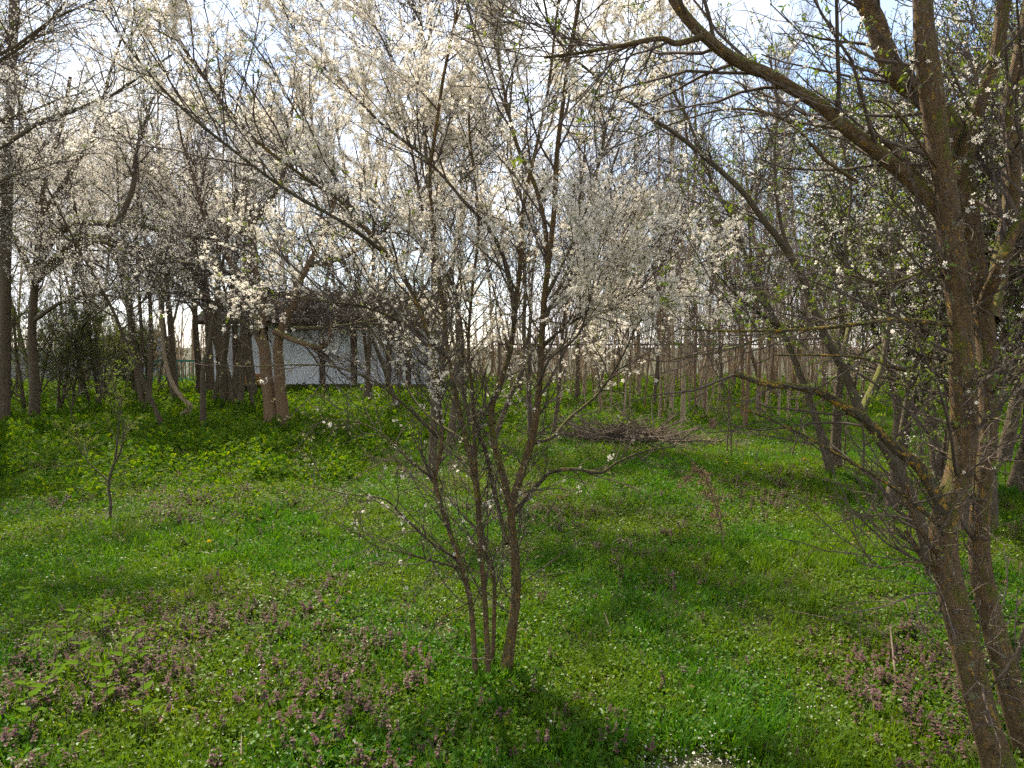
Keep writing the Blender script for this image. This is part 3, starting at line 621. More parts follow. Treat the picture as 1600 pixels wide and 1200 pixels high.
def build_left_trees():
    # the twin-trunked pale tree in front of the shed
    r = np.random.default_rng(21); b = gpt(437, 14.0)
    t = Tree('twin_trunk_tree', b, 'thick twin-trunked pale tree with a cut base in front of the shed', 'tree')
    t.limb(px([(428, 690, 14.0), (423, 640), (417, 590), (412, 545), (404, 520), (412, 480, 14.2), (400, 420), (395, 370), (385, 310), (380, 250)], 14), .15, .03, MB_red, 'trunk', 14, 60, .06, .25)
    t.limb(px([(444, 690, 14.0), (441, 640), (437, 590), (435, 540), (444, 505), (455, 480), (465, 445), (482, 415, 13.8), (498, 385), (515, 340), (525, 300)], 14), .135, .03, MB_red, 'trunk', 14, 60, .06, .25, label='pale trunk bending right above the fork')
    for p, r0, r1 in (([(430, 518, 13.9), (470, 535, 13.5), (500, 543), (512, 535), (518, 505)], .07, .03), ([(405, 520, 14), (370, 500, 14), (330, 470), (290, 455)], .06, .02), ([(440, 515, 13.9), (500, 512, 13.6), (560, 505), (620, 490)], .05, .02),
                      ([(412, 480, 14.2), (360, 410), (320, 340), (300, 260)], .08, .02), ([(482, 415, 13.8), (540, 400), (600, 360), (640, 300)], .06, .02), ([(395, 350, 14), (440, 280), (450, 200), (470, 120)], .06, .02), ([(410, 450, 14.1), (340, 420, 13), (270, 410), (220, 420)], .06, .02)):
        t.limb(px(p, 14), r0, r1, MB_red if r0 > .06 else MB_dark, 'limb', 9, 30)
    l1 = spawn(*t.stack(26), 13, .4, 1, (.4, 1.1), (.7, 1.7), 6, .15, .0, .5, .02, .006, .3, r=r)
    tw = spawn(*l1, 9, .1, 1, (.4, 1.1), (.25, .7), 4, .2, .0, .6, .008, .004, .3, r=r)
    t.part('branches', [l1], M_twig, 4); t.part('twigs', [tw, spawn(*tw, 2, .2, 1, (.4, 1.2), (.08, .25), 2, .2, .05, .7, .004, .003, r=r)], M_twig, 3)
    c = along(tw[0], 6000, r, .05, 1, .03); t.blossom(c[clump(c, 1.2, 4) + r.normal(size=len(c)) * .2 > -.12], 1.1, False, r=r)
    # arching blossom tree on the left
    b = gpt(52, 15.0); t = Tree('arching_blossom_tree', b, 'dark-limbed blossoming tree with arching boughs at the left', 'tree')
    t.limb(px([(52, 675, 15), (54, 600), (50, 520), (54, 450), (58, 410), (64, 340), (72, 270), (95, 200), (110, 120)], 15), .11, .03, MB_dark, 'trunk', 12, 50, .05, .2)
    for p, r0, r1 in (([(54, 420, 15), (90, 365), (130, 350, 14.5), (200, 351), (260, 362), (325, 388)], .10, .03), ([(56, 430, 15), (95, 395), (130, 370, 14), (170, 375), (225, 390), (290, 415)], .08, .025), ([(54, 440, 15), (100, 405, 14), (150, 378, 13.5), (200, 395), (260, 430)], .07, .02),
                      ([(183, 351, 14.5), (198, 320), (208, 290), (215, 230), (240, 150)], .07, .02), ([(52, 430, 15), (20, 370), (-20, 320), (-80, 300)], .08, .02), ([(64, 340, 15), (110, 270), (150, 200), (170, 120), (200, 30)], .06, .02), ([(54, 500, 15), (100, 470, 14), (150, 460), (210, 470)], .05, .02), ([(72, 270, 15), (40, 190), (20, 100), (30, 0)], .06, .02)):
        t.limb(px(p, 15), r0, r1, MB_dark, 'limb', 8, 30)
    l1 = spawn(*t.stack(26), 14, .35, 1, (.4, 1.1), (.8, 1.9), 6, .15, .0, .5, .02, .006, .3, r=r)
    tw = spawn(*l1, 9, .1, 1, (.4, 1.1), (.3, .8), 4, .2, -.02, .6, .009, .004, .3, r=r)
    t.part('branches', [l1], M_twig, 4); t.part('twigs', [tw, spawn(*tw, 2, .2, 1, (.4, 1.2), (.08, .25), 2, .2, .05, .7, .004, .003, r=r)], M_twig, 3)
    c = along(tw[0], 8500, r, .05, 1, .03); t.blossom(c[clump(c, 1.0, 4) + r.normal(size=len(c)) * .2 > -.12], 1.15, False, r=r)
    t.leaves(along(tw[0], 2500, r, .1, 1, .03), (.025, .045), r=r)
    # tall dark trunk at the very edge
    b = gpt(6, 14.2); t = Tree('tall_dark_tree', b, 'tall straight dark trunk cut by the left edge of the view', 'tree')
    t.limb(px([(4, 690, 14.2), (6, 600), (8, 480), (10, 350), (14, 200), (20, 60), (26, -120), (30, -260)], 14.2), .12, .06, MB_dark, 'trunk', 14, 60, .04, .2)
    l1 = spawn(*t.stack(30), 26, .35, 1, (.7, 1.3), (.8, 2.0), 6, .12, .05, .35, .03, .007, .2, r=r)
    tw = spawn(*l1, 8, .15, 1, (.4, 1.0), (.3, .8), 4, .16, .04, .6, .008, .0045, .3, r=r); t.part('branches', [l1], M_twig, 4); t.part('twigs', [tw], M_twig, 3)
    # bent sapling rising from a fallen log
    b = gpt(292, 15.6); t = Tree('bent_sapling', b, 'thin bent sapling kinked at its base left of the twin trunks', 'tree')
    t.limb(px([(291, 668, 15.6), (296, 645), (298, 634), (285, 622), (270, 600), (260, 570), (254, 530), (250, 470), (244, 420), (250, 350)], 15.6), .055, .02, MB_tan, 'trunk', 8, 40, .04)
    t.limb(px([(296, 636, 15.6), (283, 648, 15.4), (268, 655), (262, 664)], 15.6), .05, .03, MB_tan, 'limb', 8, 16)
    l1 = spawn(*t.stack(20, [0]), 12, .5, 1, (.4, 1), (.4, 1.1), 5, .15, .03, .5, .012, .006, .3, r=r); t.part('branches', [l1, spawn(*l1, 6, .2, 1, (.4, 1), (.2, .5), 3, .2, 0, .6, .006, .004, r=r)], M_twig, 3)
    # big blossom trees filling the left and the middle distance
    blossom_tree('wild_plum_tree', gpt(-190, 8.6), 'dense blossoming tree overhanging the upper left corner, trunk out of view', 31, 6.6, .09, 15, 3.2, 40000, 500, fl=(.011, .0155), low=.35, density=1.1)
    blossom_tree('wild_plum_tree', gpt(205, 19.5), 'broad blossoming tree between the block wall and the green fence', 32, 7.8, .075, 12, 3.6, 26000, 1200, fl=(.017, .024), stems=2, low=.35)
    blossom_tree('wild_plum_tree', gpt(345, 18.0), 'blossoming tree with clustered dark trunks at the shed left end', 33, 8.2, .08, 14, 3.4, 26000, 500, fl=(.017, .024), stems=3, low=.42)
    blossom_tree('wild_plum_tree', gpt(575, 19.0), 'tall blossoming tree rising in front of the shed roof', 34, 9.0, .075, 13, 3.2, 24000, 300, fl=(.017, .023), stems=2, low=.40)
    blossom_tree('wild_plum_tree', gpt(725, 11.5), 'dark-stemmed blossoming tree directly behind the middle plum tree', 35, 5.2, .06, 11, 2.2, 8500, 300, fl=(.012, .019), stems=2, low=.35)
    blossom_tree('wild_plum_tree', gpt(852, 12.5), 'blossoming tree behind the brush pile left of the young grove', 36, 5.4, .055, 9, 1.9, 5200, 150, fl=(.012, .020), stems=2, low=.35)
    blossom_tree('wild_plum_tree', gpt(672, 9.0), 'slim blossoming tree hidden behind the left plum stems', 40, 6.5, .05, 12, 2.6, 22000, 150, fl=(.011, .015), low=.52)
build_left_trees()
def build_left_copies():
    src = [o for o in bpy.data.objects if o.name.startswith('wild_plum_tree') and o.parent is None and ' ' in o.get('label', '')]
    src = sorted(src, key=lambda o: o.name); r = np.random.default_rng(44)
    for k, p, d, sc, lab in ((1, 40, 22.5, 1.0, 'blossoming tree behind the arching one at the far left'), (2, 120, 25.0, 1.05, 'blossoming tree over the middle of the block wall'), (3, 255, 24.0, 1.0, 'blossoming tree rising behind the green fence'), (1, 330, 26.5, 1.1, 'blossoming tree behind the dark trunks left of the shed'), (2, 470, 30.0, 1.15, 'tall blossoming tree beyond the shed roof'), (0, -250, 6.6, .95, 'nearest blossoming tree outside the left edge, sprays hanging in'), (0, -60, 12.5, 1.15, 'blossoming tree outside the left edge behind the nearest one'), (3, -90, 19.0, 1.0, 'blossoming tree whose crown reaches in from the left edge'), (4, 655, 17.0, 1.25, 'blossoming tree at the right end of the shed'), (5, 800, 22.0, 1.3, 'blossoming tree in the gap behind the plum stems'), (1, 135, 17.5, .9, 'dense blossoming tree whose trunk stands before the block wall right end'), (2, 222, 16.8, .85, 'dense blossoming tree just left of the bent sapling'), (6, -70, 10.0, 1.0, 'slim blossoming tree just beyond the left edge reaching in'), (3, 385, 17.0, .9, 'blossoming tree standing just behind the twin trunks'), (4, 290, 13.2, .95, 'smaller blossoming tree right of the bent sapling')):
        o = copy_tree(src[k]); put(o, p, d, r.uniform(0, 6.28), sc, lab)
build_left_copies()
def build_left_shrubs():
    for i, (p, d, h, lab) in enumerate(((95, 17.2, 2.3, 'olive-green leafing shrub in front of the block wall'), (25, 16.4, 2.6, 'leafing shrub beside the tall dark trunk at left edge'), (168, 20.5, 2.2, 'small leafing shrub below the distant blue house'), (232, 21.5, 1.9, 'low leafing shrub in front of the green fence'))):
        blossom_tree('leafing_shrub', gpt(p, d), lab, 220 + i, h, .05, 12, 1.5, 1200, 5500, fl=(.011, .015), stems=4, low=.08, density=.8)
build_left_shrubs()
def build_right_trees():
    blossom_tree('thorn_tree', gpt(1405, 7.2), 'greening thorn tree with upright dark trunk behind the leaning tree', 51, 4.6, .07, 12, 1.9, 5500, 4500, fl=(.010, .014), stems=2, density=1.15, low=.25)
    blossom_tree('thorn_tree', gpt(1560, 6.0), 'leafy blossoming thorn tree half hidden behind the mossy trunks', 52, 4.4, .07, 13, 1.9, 5500, 5000, fl=(.010, .014), stems=3, density=1.15, low=.15)
    blossom_tree('thorn_tree', gpt(1300, 9.6), 'pale blossoming thorn tree behind the lichen-covered low bough', 53, 4.8, .07, 11, 2.0, 6000, 3000, fl=(.011, .015), stems=2, density=1.15, low=.28)
    blossom_tree('thorn_tree', gpt(1760, 5.6), 'thorn tree reaching in from beyond the right edge', 54, 4.6, .07, 12, 2.0, 5000, 4500, fl=(.010, .014), stems=2, density=1.15, low=.15)
    blossom_tree('thorn_tree', gpt(1500, 10.5), 'taller blossoming tree at the back of the right thicket', 55, 6.2, .09, 12, 2.4, 9000, 2500, fl=(.012, .017), stems=2, density=1.15, low=.22)
build_right_trees()
def build_right_copies():
    src = sorted([o for o in bpy.data.objects if o.name.startswith('thorn_tree') and o.parent is None], key=lambda o: o.name); r = np.random.default_rng(45)
    for k, p, d, sc, lab in ((0, 1485, 8.4, 1.1, 'thorn tree in the gap between leaning tree and mossy trunks'), (2, 1640, 7.6, 1.1, 'thorn tree farthest right behind the sapling stem'), (4, 1600, 9.5, 1.0, 'thorn tree deep behind the right edge trunks')):
        put(copy_tree(src[k]), p, d, r.uniform(0, 6.28), sc, lab)
build_right_copies()

def build_grove():
    r = np.random.default_rng(61)
    # straight young trees of the right grove; base pixel, depth, height, radius, look
    T = [(903, 19.5, 8.5, .075, 'd', 'dark young tree nearest the middle plum tree in the grove'),
         (914, 22, 9, .075, 't', 'tan young tree just right of the dark one by the plum tree'),
         (955, 24, 9.5, .07, 't', 'slim tan tree in the grove above the left end of the brush pile'),
         (975, 20.5, 8.8, .06, 'd', 'thin dark tree in the grove behind the brush pile'),
         (998, 21.5, 9.5, .085, 't', 'pale tan tree rising behind the middle of the brush pile'),
         (1022, 18.5, 8.6, .055, 'd', 'slender dark tree behind the right end of the brush pile'),
         (1048, 15.6, 9.2, .06, 't', 'tan tree close left of the grove pair of trunks'),
         (1068, 14.6, 9.4, .062, 't', 'straight tan tree standing foremost in the grove centre'),
         (1086, 16.4, 9.0, .055, 't', 'thin tan tree just right of the foremost grove tree'),
         (1101, 16.0, 7.6, .045, 't', 'leaning thin tree above the small stump'),
         (1165, 14.2, 6.8, .055, 'r', 'tree with reddish lower trunk alone right of the stump'),
         (1184, 16.4, 7.2, .045, 't', 'thin tree just right of the reddish trunk'),
         (1218, 19.5, 7.8, .10, 'r', 'thick pinkish trunk clump in the grove behind the lichened bough'),
         (1245, 17, 6.5, .05, 't', 'thin pale tree right of the pinkish trunk clump'),
         (1130, 23, 9.5, .07, 'd', 'dark tree farther back between the stump and the reddish trunk')]
    for i, (p, d, h, r0, k, lab) in enumerate(T):
        bare_tree('young_tree', gpt(p, d), lab, 100 + i, h, r0 * .82, 26, {'d': MB_dark, 't': MB_tan, 'r': MB_red}[k], M_twig_far if k != 'd' else M_twig, .3 if d < 17 else .25, (.6, 1.6), (.3, .7), 'straight young trees of the right grove', up=.10, stems=3 if p == 1218 else 1)
    # dark trunks left of the shed
    T = [(211, 22, 8, .11, 'dark trunk in front of the green fence'), (272, 19.5, 8.5, .11, 'dark thick trunk behind the bent sapling'), (312, 22.6, 8, .12, 'leftmost of the leaning dark trunks beside the shed'),
         (328, 21.4, 8.4, .13, 'middle of the leaning dark trunks beside the shed'), (344, 21.8, 8.6, .11, 'dark leaning trunk covering the shed left corner'), (366, 18.5, 8.2, .14, 'dark forked trunk in front of the shed white left panel'), (394, 21.0, 8.0, .10, 'dark stem by the orange board of the shed'), (126, 21, 7.5, .07, 'dark trunk in front of the block wall')]
    for i, (p, d, h, r0, lab) in enumerate(T):
        bare_tree('dark_tree', gpt(p, d), lab, 140 + i, h, r0, 24, MB_dark, M_twig, .3, (.9, 2.2), (.4, 1.0), 'dark trunks left of the shed', up=.03, stems=2 if i in (5, 6) else 1)
    # trees farther back: variants copied
    V = [bare_tree('far_tree', gpt(800, 40), 'x', 170 + i, 11.5, .07, 36, [MB_tan, MB_tan, MB_grey][i % 3], M_twig_far, .25, (1.1, 2.6), (.3, .8)) for i in range(4)]
    pos = [(470, 31), (530, 33), (600, 30), (660, 32), (720, 29), (770, 31), (830, 28), (880, 33), (930, 29), (985, 31), (1030, 27), (1075, 30), (1110, 28), (1160, 31), (1205, 27), (1260, 29), (1320, 26), (1380, 29), (1450, 27), (1530, 30), (1610, 27), (30, 33), (100, 36), (155, 34), (235, 37), (300, 35), (385, 32), (430, 36), (-60, 30), (-160, 33), (690, 36), (1240, 34), (1000, 36)]
    for i, (p, d) in enumerate(pos):
        o = V[i] if i < 4 else copy_tree(V[i % 4])
        put(o, p, d, r.uniform(0, 6), r.uniform(.8, 1.15), 'tall bare tree in the far row behind the grove and shed', 'far row of bare trees')
    # suckers
    V = [bare_tree('sucker_stem', gpt(900, 20), 'x', 190 + i, 4.6, .021, 12, [MB_tan, MB_tan, MB_red][i], M_twig_far, .25, (.3, .8), (.3, .7)) for i in range(3)]
    n = 125
    for i in range(n):
        o = V[i] if i < 3 else copy_tree(V[i % 3])
        p = r.uniform(870, 1340) if i < 108 else r.uniform(1340, 1560); d = r.uniform(15.5, 25)
        put(o, p, d, r.uniform(0, 6), r.uniform(.7, 1.35), 'thin bare sucker stem standing among the grove trees', 'thin sucker stems of the grove'); o.rotation_euler[0] = r.normal() * .06; o.rotation_euler[1] = r.normal() * .08
build_grove()

def build_shed_screen():
    for i, (p, d, h, lab) in enumerate(((610, 19.5, 3.0, 'bare twiggy shrub in front of the shed right half'), (655, 18.0, 2.8, 'bare twiggy shrub at the shed right corner'))):
        bare_tree('bare_shrub', gpt(p, d), lab, 260 + i, h, .022, 16, MB_dark, M_twig, .1, (.5, 1.2), (.4, 1.0), cat='shrub', up=.03, stems=4)
build_shed_screen()
def build_thicket():
    """the far mass of stems that nobody could count"""
    r = np.random.default_rng(71); n = 1900
    a = np.where(r.random(n) < .3, r.uniform(-30, -12, n), r.uniform(-30, 32, n)); d = r.uniform(25.5, 34, n); x = a * d / 34 * 1.15
    keep = ~((x > -10.6) & (x < -1.5) & (d < 29.5)) & ~((x < -10) & (d < 31.5)); x, d = x[keep], d[keep]; n = len(x)
    P = [np.stack([x, d, hgt(x, d) - .1], 1)]; dr = nrm(np.stack([r.normal(size=n) * .1, r.normal(size=n) * .1, np.ones(n)], 1)); H = r.uniform(1.6, 4.6, n)[:, None]
    for k in range(6): dr = nrm(dr + r.normal(size=dr.shape) * .07); P.append(P[-1] + dr * H / 6)
    P = np.stack(P, 1); R = np.linspace(.022, .008, 7)[None] * r.uniform(.6, 1.5, (n, 1))
    tw = spawn(P, R, 9, .15, 1, (.25, .8), (.4, 1.2), 3, .14, .06, .6, .011, .006, .4, r=r)
    v, f, _ = tubes(P, R, 4); v2, f2, _ = tubes(*tw, 3)
    m = surf_mat('thicket_stem', (.26, .175, .11), (.45, .33, .22), sc=3, bump=0)
    tag(link('thicket', new_mesh('thicket', [(v, f, 0), (v2, f2, 0)], [m])), 'brown leafless thicket of countless stems at the far edge', 'thicket', kind='stuff')
    # an old rail fence in front of it
    D = 24.8; b = gpt(975, D); s = thing('rail_fence', b, 'thin brown rail fence across the back of the grove', 'fence'); m2 = M_stick
    x0, x1 = (780 - 800) / FPX * D - b[0], (1290 - 800) / FPX * D - b[0]
    for k in range(6): bpart('post', s, (x0 + (x1 - x0) * k / 5 - .04, x0 + (x1 - x0) * k / 5 + .04, 0, .08, -.3, 1.7), m2)
    bpart('rail', s, (x0, x1, -.05, -.002, 1.60, 1.66), m2)
build_thicket()

# ------------------------------------------------------------------ ground cover
M_grass = leaf_mat('grass_blade', [(.022, .110, .003), (.045, .155, .004), (.085, .19, .006), (.030, .125, .004)], trans=.5, tcol=(1.35, 1.2, .4), gloss=.008, rough=.5, per='object', patch=.6, patchcol=(.13, .19, .006))
M_herb = leaf_mat('small_leaf', [(.022, .095, .004), (.055, .145, .005), (.14, .19, .008), (.035, .11, .010)], trans=.45, tcol=(1.35, 1.2, .4), gloss=.014, rough=.4, per='island', patch=.6, patchcol=(.12, .17, .010))
M_gout = leaf_mat('broad_leaf', [(.03, .10, .004), (.075, .155, .006), (.15, .20, .010)], trans=.5, tcol=(1.35, 1.2, .4), gloss=.008, rough=.5)
M_nettle_top = leaf_mat('purple_leaf', [(.10, .045, .045), (.155, .08, .08), (.075, .085, .02)], trans=.3, gloss=.01)
M_pink = leaf_mat('pink_flower', [(.40, .15, .30), (.50, .24, .42), (.30, .12, .20)], trans=.35, gloss=0)
M_stem = leaf_mat('green_stem', [(.07, .11, .03), (.10, .10, .05)], trans=.2, gloss=.05)
M_yellow = leaf_mat('dandelion_yellow', [(.75, .52, .02), (.8, .6, .03)], trans=.3, gloss=0)
def blade_set(n, h, w, r, spread, bend=.5):
    base = r.normal(size=(n, 2)) * spread; az = r.uniform(0, 2 * pi, n); H = r.uniform(h[0], h[1], n); B = r.uniform(.1, bend, n) * H; W = r.uniform(w[0], w[1], n) / 2
    V, F = [], []
    for i in range(n):
        c, s = cos(az[i]), sin(az[i]); o = len(V)
        for t, ww in ((0, 1), (.45, .9), (.8, .55)):
            u = B[i] * t ** 2; z = H[i] * t * (1 - .15 * t)
            for q in (-1, 1): V.append((base[i, 0] + u * c - q * ww * W[i] * s, base[i, 1] + u * s + q * ww * W[i] * c, z))
        V.append((base[i, 0] + B[i] * c, base[i, 1] + B[i] * s, H[i] * .86))
        F += [(o, o + 1, o + 3), (o, o + 3, o + 2), (o + 2, o + 3, o + 5), (o + 2, o + 5, o + 4), (o + 4, o + 5, o + 6)]
    return np.array(V), np.array(F)
RL = np.array([(0, 0, 0)] + [(.5 + .5 * cos(a), .45 * sin(a), .10 * abs(sin(a))) for a in np.linspace(pi * .86, -pi * .86, 7)]); RLF = np.array([(0, i, i + 1) for i in range(1, 7)])
def leaf_set(n, size, r, spread, z, tpl=(RL, RLF), tilt=.6):
    pos = np.stack([r.normal(size=n) * spread, r.normal(size=n) * spread, r.uniform(z[0], z[1], n)], 1)
    rot = rand_rot(n, r, r.normal(size=(n, 3)) * tilt + np.array([0, 0, 1])); return inst(tpl[0], tpl[1], pos, rot, r.uniform(size[0], size[1], n))
def deadnettle(r):
    ch = []; L_, LP, FL = [], [], []
    for s in range(3):
        x, y = r.normal(size=2) * .03; h = r.uniform(.08, .16); lx, ly = r.normal(size=2) * .02
        P = np.array([[(x, y, 0), (x + lx * .5, y + ly * .5, h * .5), (x + lx, y + ly, h)]]); v, f, _ = tubes(P, np.full((1, 3), .0016), 3); ch.append((v, f, 3))
        for k in range(6):
            t = .15 + .85 * k / 5; p = P[0, 0] + (P[0, 2] - P[0, 0]) * t
            for q in range(4 if k > 2 else 2):
                a = q * pi / (2 if k > 2 else 1) + k * 1.57 + r.normal() * .2; d = np.array([cos(a), sin(a), .1 - .5 * t]); z = nrm(np.array([-.3 * cos(a) * 0 + d[0] * .3, d[1] * .3, 1]))
                xx = nrm(d - (d @ z) * z); R_ = np.stack([xx, np.cross(z, xx), z], -1)[None]
                v, f = inst(RL, RLF, p[None], R_, [r.uniform(.014, .022) * (1.1 - .35 * (k > 3))]); ch.append((v, f, 1 if k > 2 else 0))
            if k > 2:
                for q in range(1):
                    a = r.uniform(0, 6.28); v, f = inst(LFV, LFF, (p + np.array([0, 0, .004]))[None], rand_rot(1, r, np.array([[cos(a), sin(a), .4]])), [r.uniform(.005, .010)]); ch.append((v, f, 2))
    return ch
def ground_cover():
    r = np.random.default_rng(81)
    def field(n, d0, d1, power=1.0, margin=1.25, x=None):
        """random ground points over a fan in front of the camera, thinning with distance"""
        u = r.random(n); e = 2 - power; d = (d0 ** e + u * (d1 ** e - d0 ** e)) ** (1 / e)
        w = d * .70 * margin + 1.2; xx = r.uniform(-1, 1, n) * w; yy = d
        return np.stack([xx, yy, hgt(xx, yy)], 1)
    def rots(n, tilt=.12): return np.stack([r.normal(size=n) * tilt, r.normal(size=n) * tilt, r.uniform(0, 6.28, n)], 1)
    def grow(p): return 1 + np.clip((p[:, 1] - 5) / 18, 0, 1.3)
    pn = lambda p, f, s: clump(np.stack([p[:, 0], p[:, 1], 0 * p[:, 0]], 1), f, s)
    # soil patch strewn with petals near the bottom
    bare = lambda p: (((p[:, 0] - .70) / .24) ** 2 + ((p[:, 1] - 2.74) / .14) ** 2 < 1)
    # grass
    S = [hidden_src('grass_tuft', [(*blade_set(16, (.04, .11), (.003, .006), r, .035, .9), 0)], [M_grass]) for _ in range(4)] + [hidden_src('grass_tuft', [(*blade_set(18, (.07, .14), (.004, .007), r, .03, .8), 0)], [M_grass]) for _ in range(2)]
    p = field(52000, 1.9, 34, 1.35); k = pn(p, 1.6, 3); p = p[((k + r.normal(size=len(p)) * .25) > -.25) & ~bare(p)]; q = np.concatenate([np.stack([r.normal(c[0], .16, 34), r.normal(c[1], .10, 34)], 1) for c in (gpt(772, 3.5), gpt(1580, 2.62), gpt(1462, 5.0), gpt(437, 13.9))]); p = np.concatenate([p, np.column_stack([q, hgt(q[:, 0], q[:, 1])])]); n = len(p); tall = (np.arange(n) < -1) | (pn(p, 2.1, 7) > .22) & (r.random(n) < .4)
    scatter('grass', 'fresh green meadow grass covering the ground', 'grass', p, rots(n), r.uniform(.7, 1.2, n) * grow(p) ** .6, np.where(tall, r.integers(4, 6, n), r.integers(0, 4, n)), S)
    # low herbs
    S = [hidden_src('herb_clump', [(*leaf_set(26, (.010, .022), r, .045, (.008, .05)), 0)], [M_herb]) for _ in range(4)]
    p = field(64000, 1.9, 30, 1.3); k = pn(p, 1.3, 5); p = p[((k + r.normal(size=len(p)) * .3) > -.35) & ~bare(p)]; n = len(p)
    scatter('low_herbs', 'small round-leaved spring herbs carpeting the meadow', 'herbs', p, rots(n, .15), r.uniform(.75, 1.25, n) * grow(p) ** .8, r.integers(0, 4, n), S)
    # dead-nettle drifts
    S = [hidden_src('dead_nettle_plant', deadnettle(r), [M_herb, M_nettle_top, M_pink, M_stem]) for _ in range(4)]
    p = field(42000, 2.0, 15, 1.2); k = pn(p, 2.6, 12) + .6 * pn(p, 6, 13)
    near = np.exp(-((p[:, 0] + 1.6) / 1.2) ** 2 - ((p[:, 1] - 3.2) / 1.0) ** 2) * .45 + np.exp(-((p[:, 0] - 1.3) / .8) ** 2 - ((p[:, 1] - 3.2) / .6) ** 2) * .3 + np.exp(-((p[:, 0] - 3.2) / 1.6) ** 2 - ((p[:, 1] - 7.5) / 1.5) ** 2) * .4
    p = p[((k + near + r.normal(size=len(p)) * .38) > .66) & ~bare(p)]; n = len(p)
    scatter('dead_nettles', 'drifts of brownish purple dead-nettles with pink flowers', 'flowers', p, rots(n, .15), r.uniform(.4, .95, n) * grow(p) ** .4, r.integers(0, 4, n), S)
    # goutweed belt in front of the shed and under the trees
    tri = []
    for a in (-.9, 0, .9):
        c, s = cos(a), sin(a); q = LFV.copy(); q[:, 1] *= 1.7; q = np.stack([.35 + q[:, 0] * c - q[:, 1] * s, q[:, 0] * s + q[:, 1] * c, q[:, 2]], 1); tri.append(q)
    GV = np.concatenate(tri); GF = np.concatenate([LFF + 7 * i for i in range(3)])
    S = [hidden_src('broad_leaf_clump', [(*leaf_set(20, (.028, .058), r, .11, (.03, .24), (GV, GF), .5), 0)], [M_gout]) for _ in range(4)]
    p = field(26000, 6.5, 34, 1.0); lim = 13.5 - 4.5 * (p[:, 0] < -2) - 0 * p[:, 0]; k = pn(p, 1.0, 21)
    p = p[(p[:, 1] + k * 2.5 + r.normal(size=len(p)) * .8 > lim) & (k + .5 * pn(p, 3.5, 23) + r.normal(size=len(p)) * .3 > -.18)]; n = len(p)
    scatter('broad_leaved_weeds', 'bright broad-leaved weeds in a belt below the trees', 'weeds', p, rots(n, .15), r.uniform(.35, 1.15, n) * grow(p) ** .35, r.integers(0, 4, n), S)
    # petals, straw and dry leaves
    S = [hidden_src('fallen_petal', [(*leaf_set(9, (.006, .011), r, .06, (.004, .055)), 0)], [M_petal]) for _ in range(3)]
    p = field(9000, 2.0, 14, 1.1); k = pn(p, 2.2, 31) + r.normal(size=len(p)) * .3; p = p[k > .05]
    q = np.stack([r.normal(.70, .17, 60), r.normal(2.74, .09, 60)], 1); q2 = np.stack([r.normal(-1.22, .1, 40), r.normal(3.4, .06, 40)], 1); q = np.concatenate([q, q2]); q = np.column_stack([q, hgt(q[:, 0], q[:, 1]) - .002]); p = np.concatenate([p, q]); n = len(p)
    sc = r.uniform(.4, 1.0, n); sc[-len(q):] *= 1.25
    scatter('fallen_petals', 'white petals and tiny white flowers strewn over the grass', 'petals', p, rots(n, .1), sc, r.integers(0, 3, n), S)
    st = [hidden_src('dry_litter_bit', [(*blade_set(5, (.01, .03), (.003, .006), r, .05, 4.0), 0), (*leaf_set(4, (.02, .04), r, .06, (.005, .03), (LFV, LFF), .8), 0)], [M_dry]) for _ in range(3)]
    p = field(16000, 2.0, 26, 1.1); k = pn(p, 1.2, 41) + r.normal(size=len(p)) * .3; p = p[k > .12]; n = len(p)
    scatter('dry_litter', 'brown dry leaves and straw lying between the herbs', 'litter', p, rots(n, .2), r.uniform(.7, 1.3, n) * grow(p), r.integers(0, 3, n), st)
ground_cover()

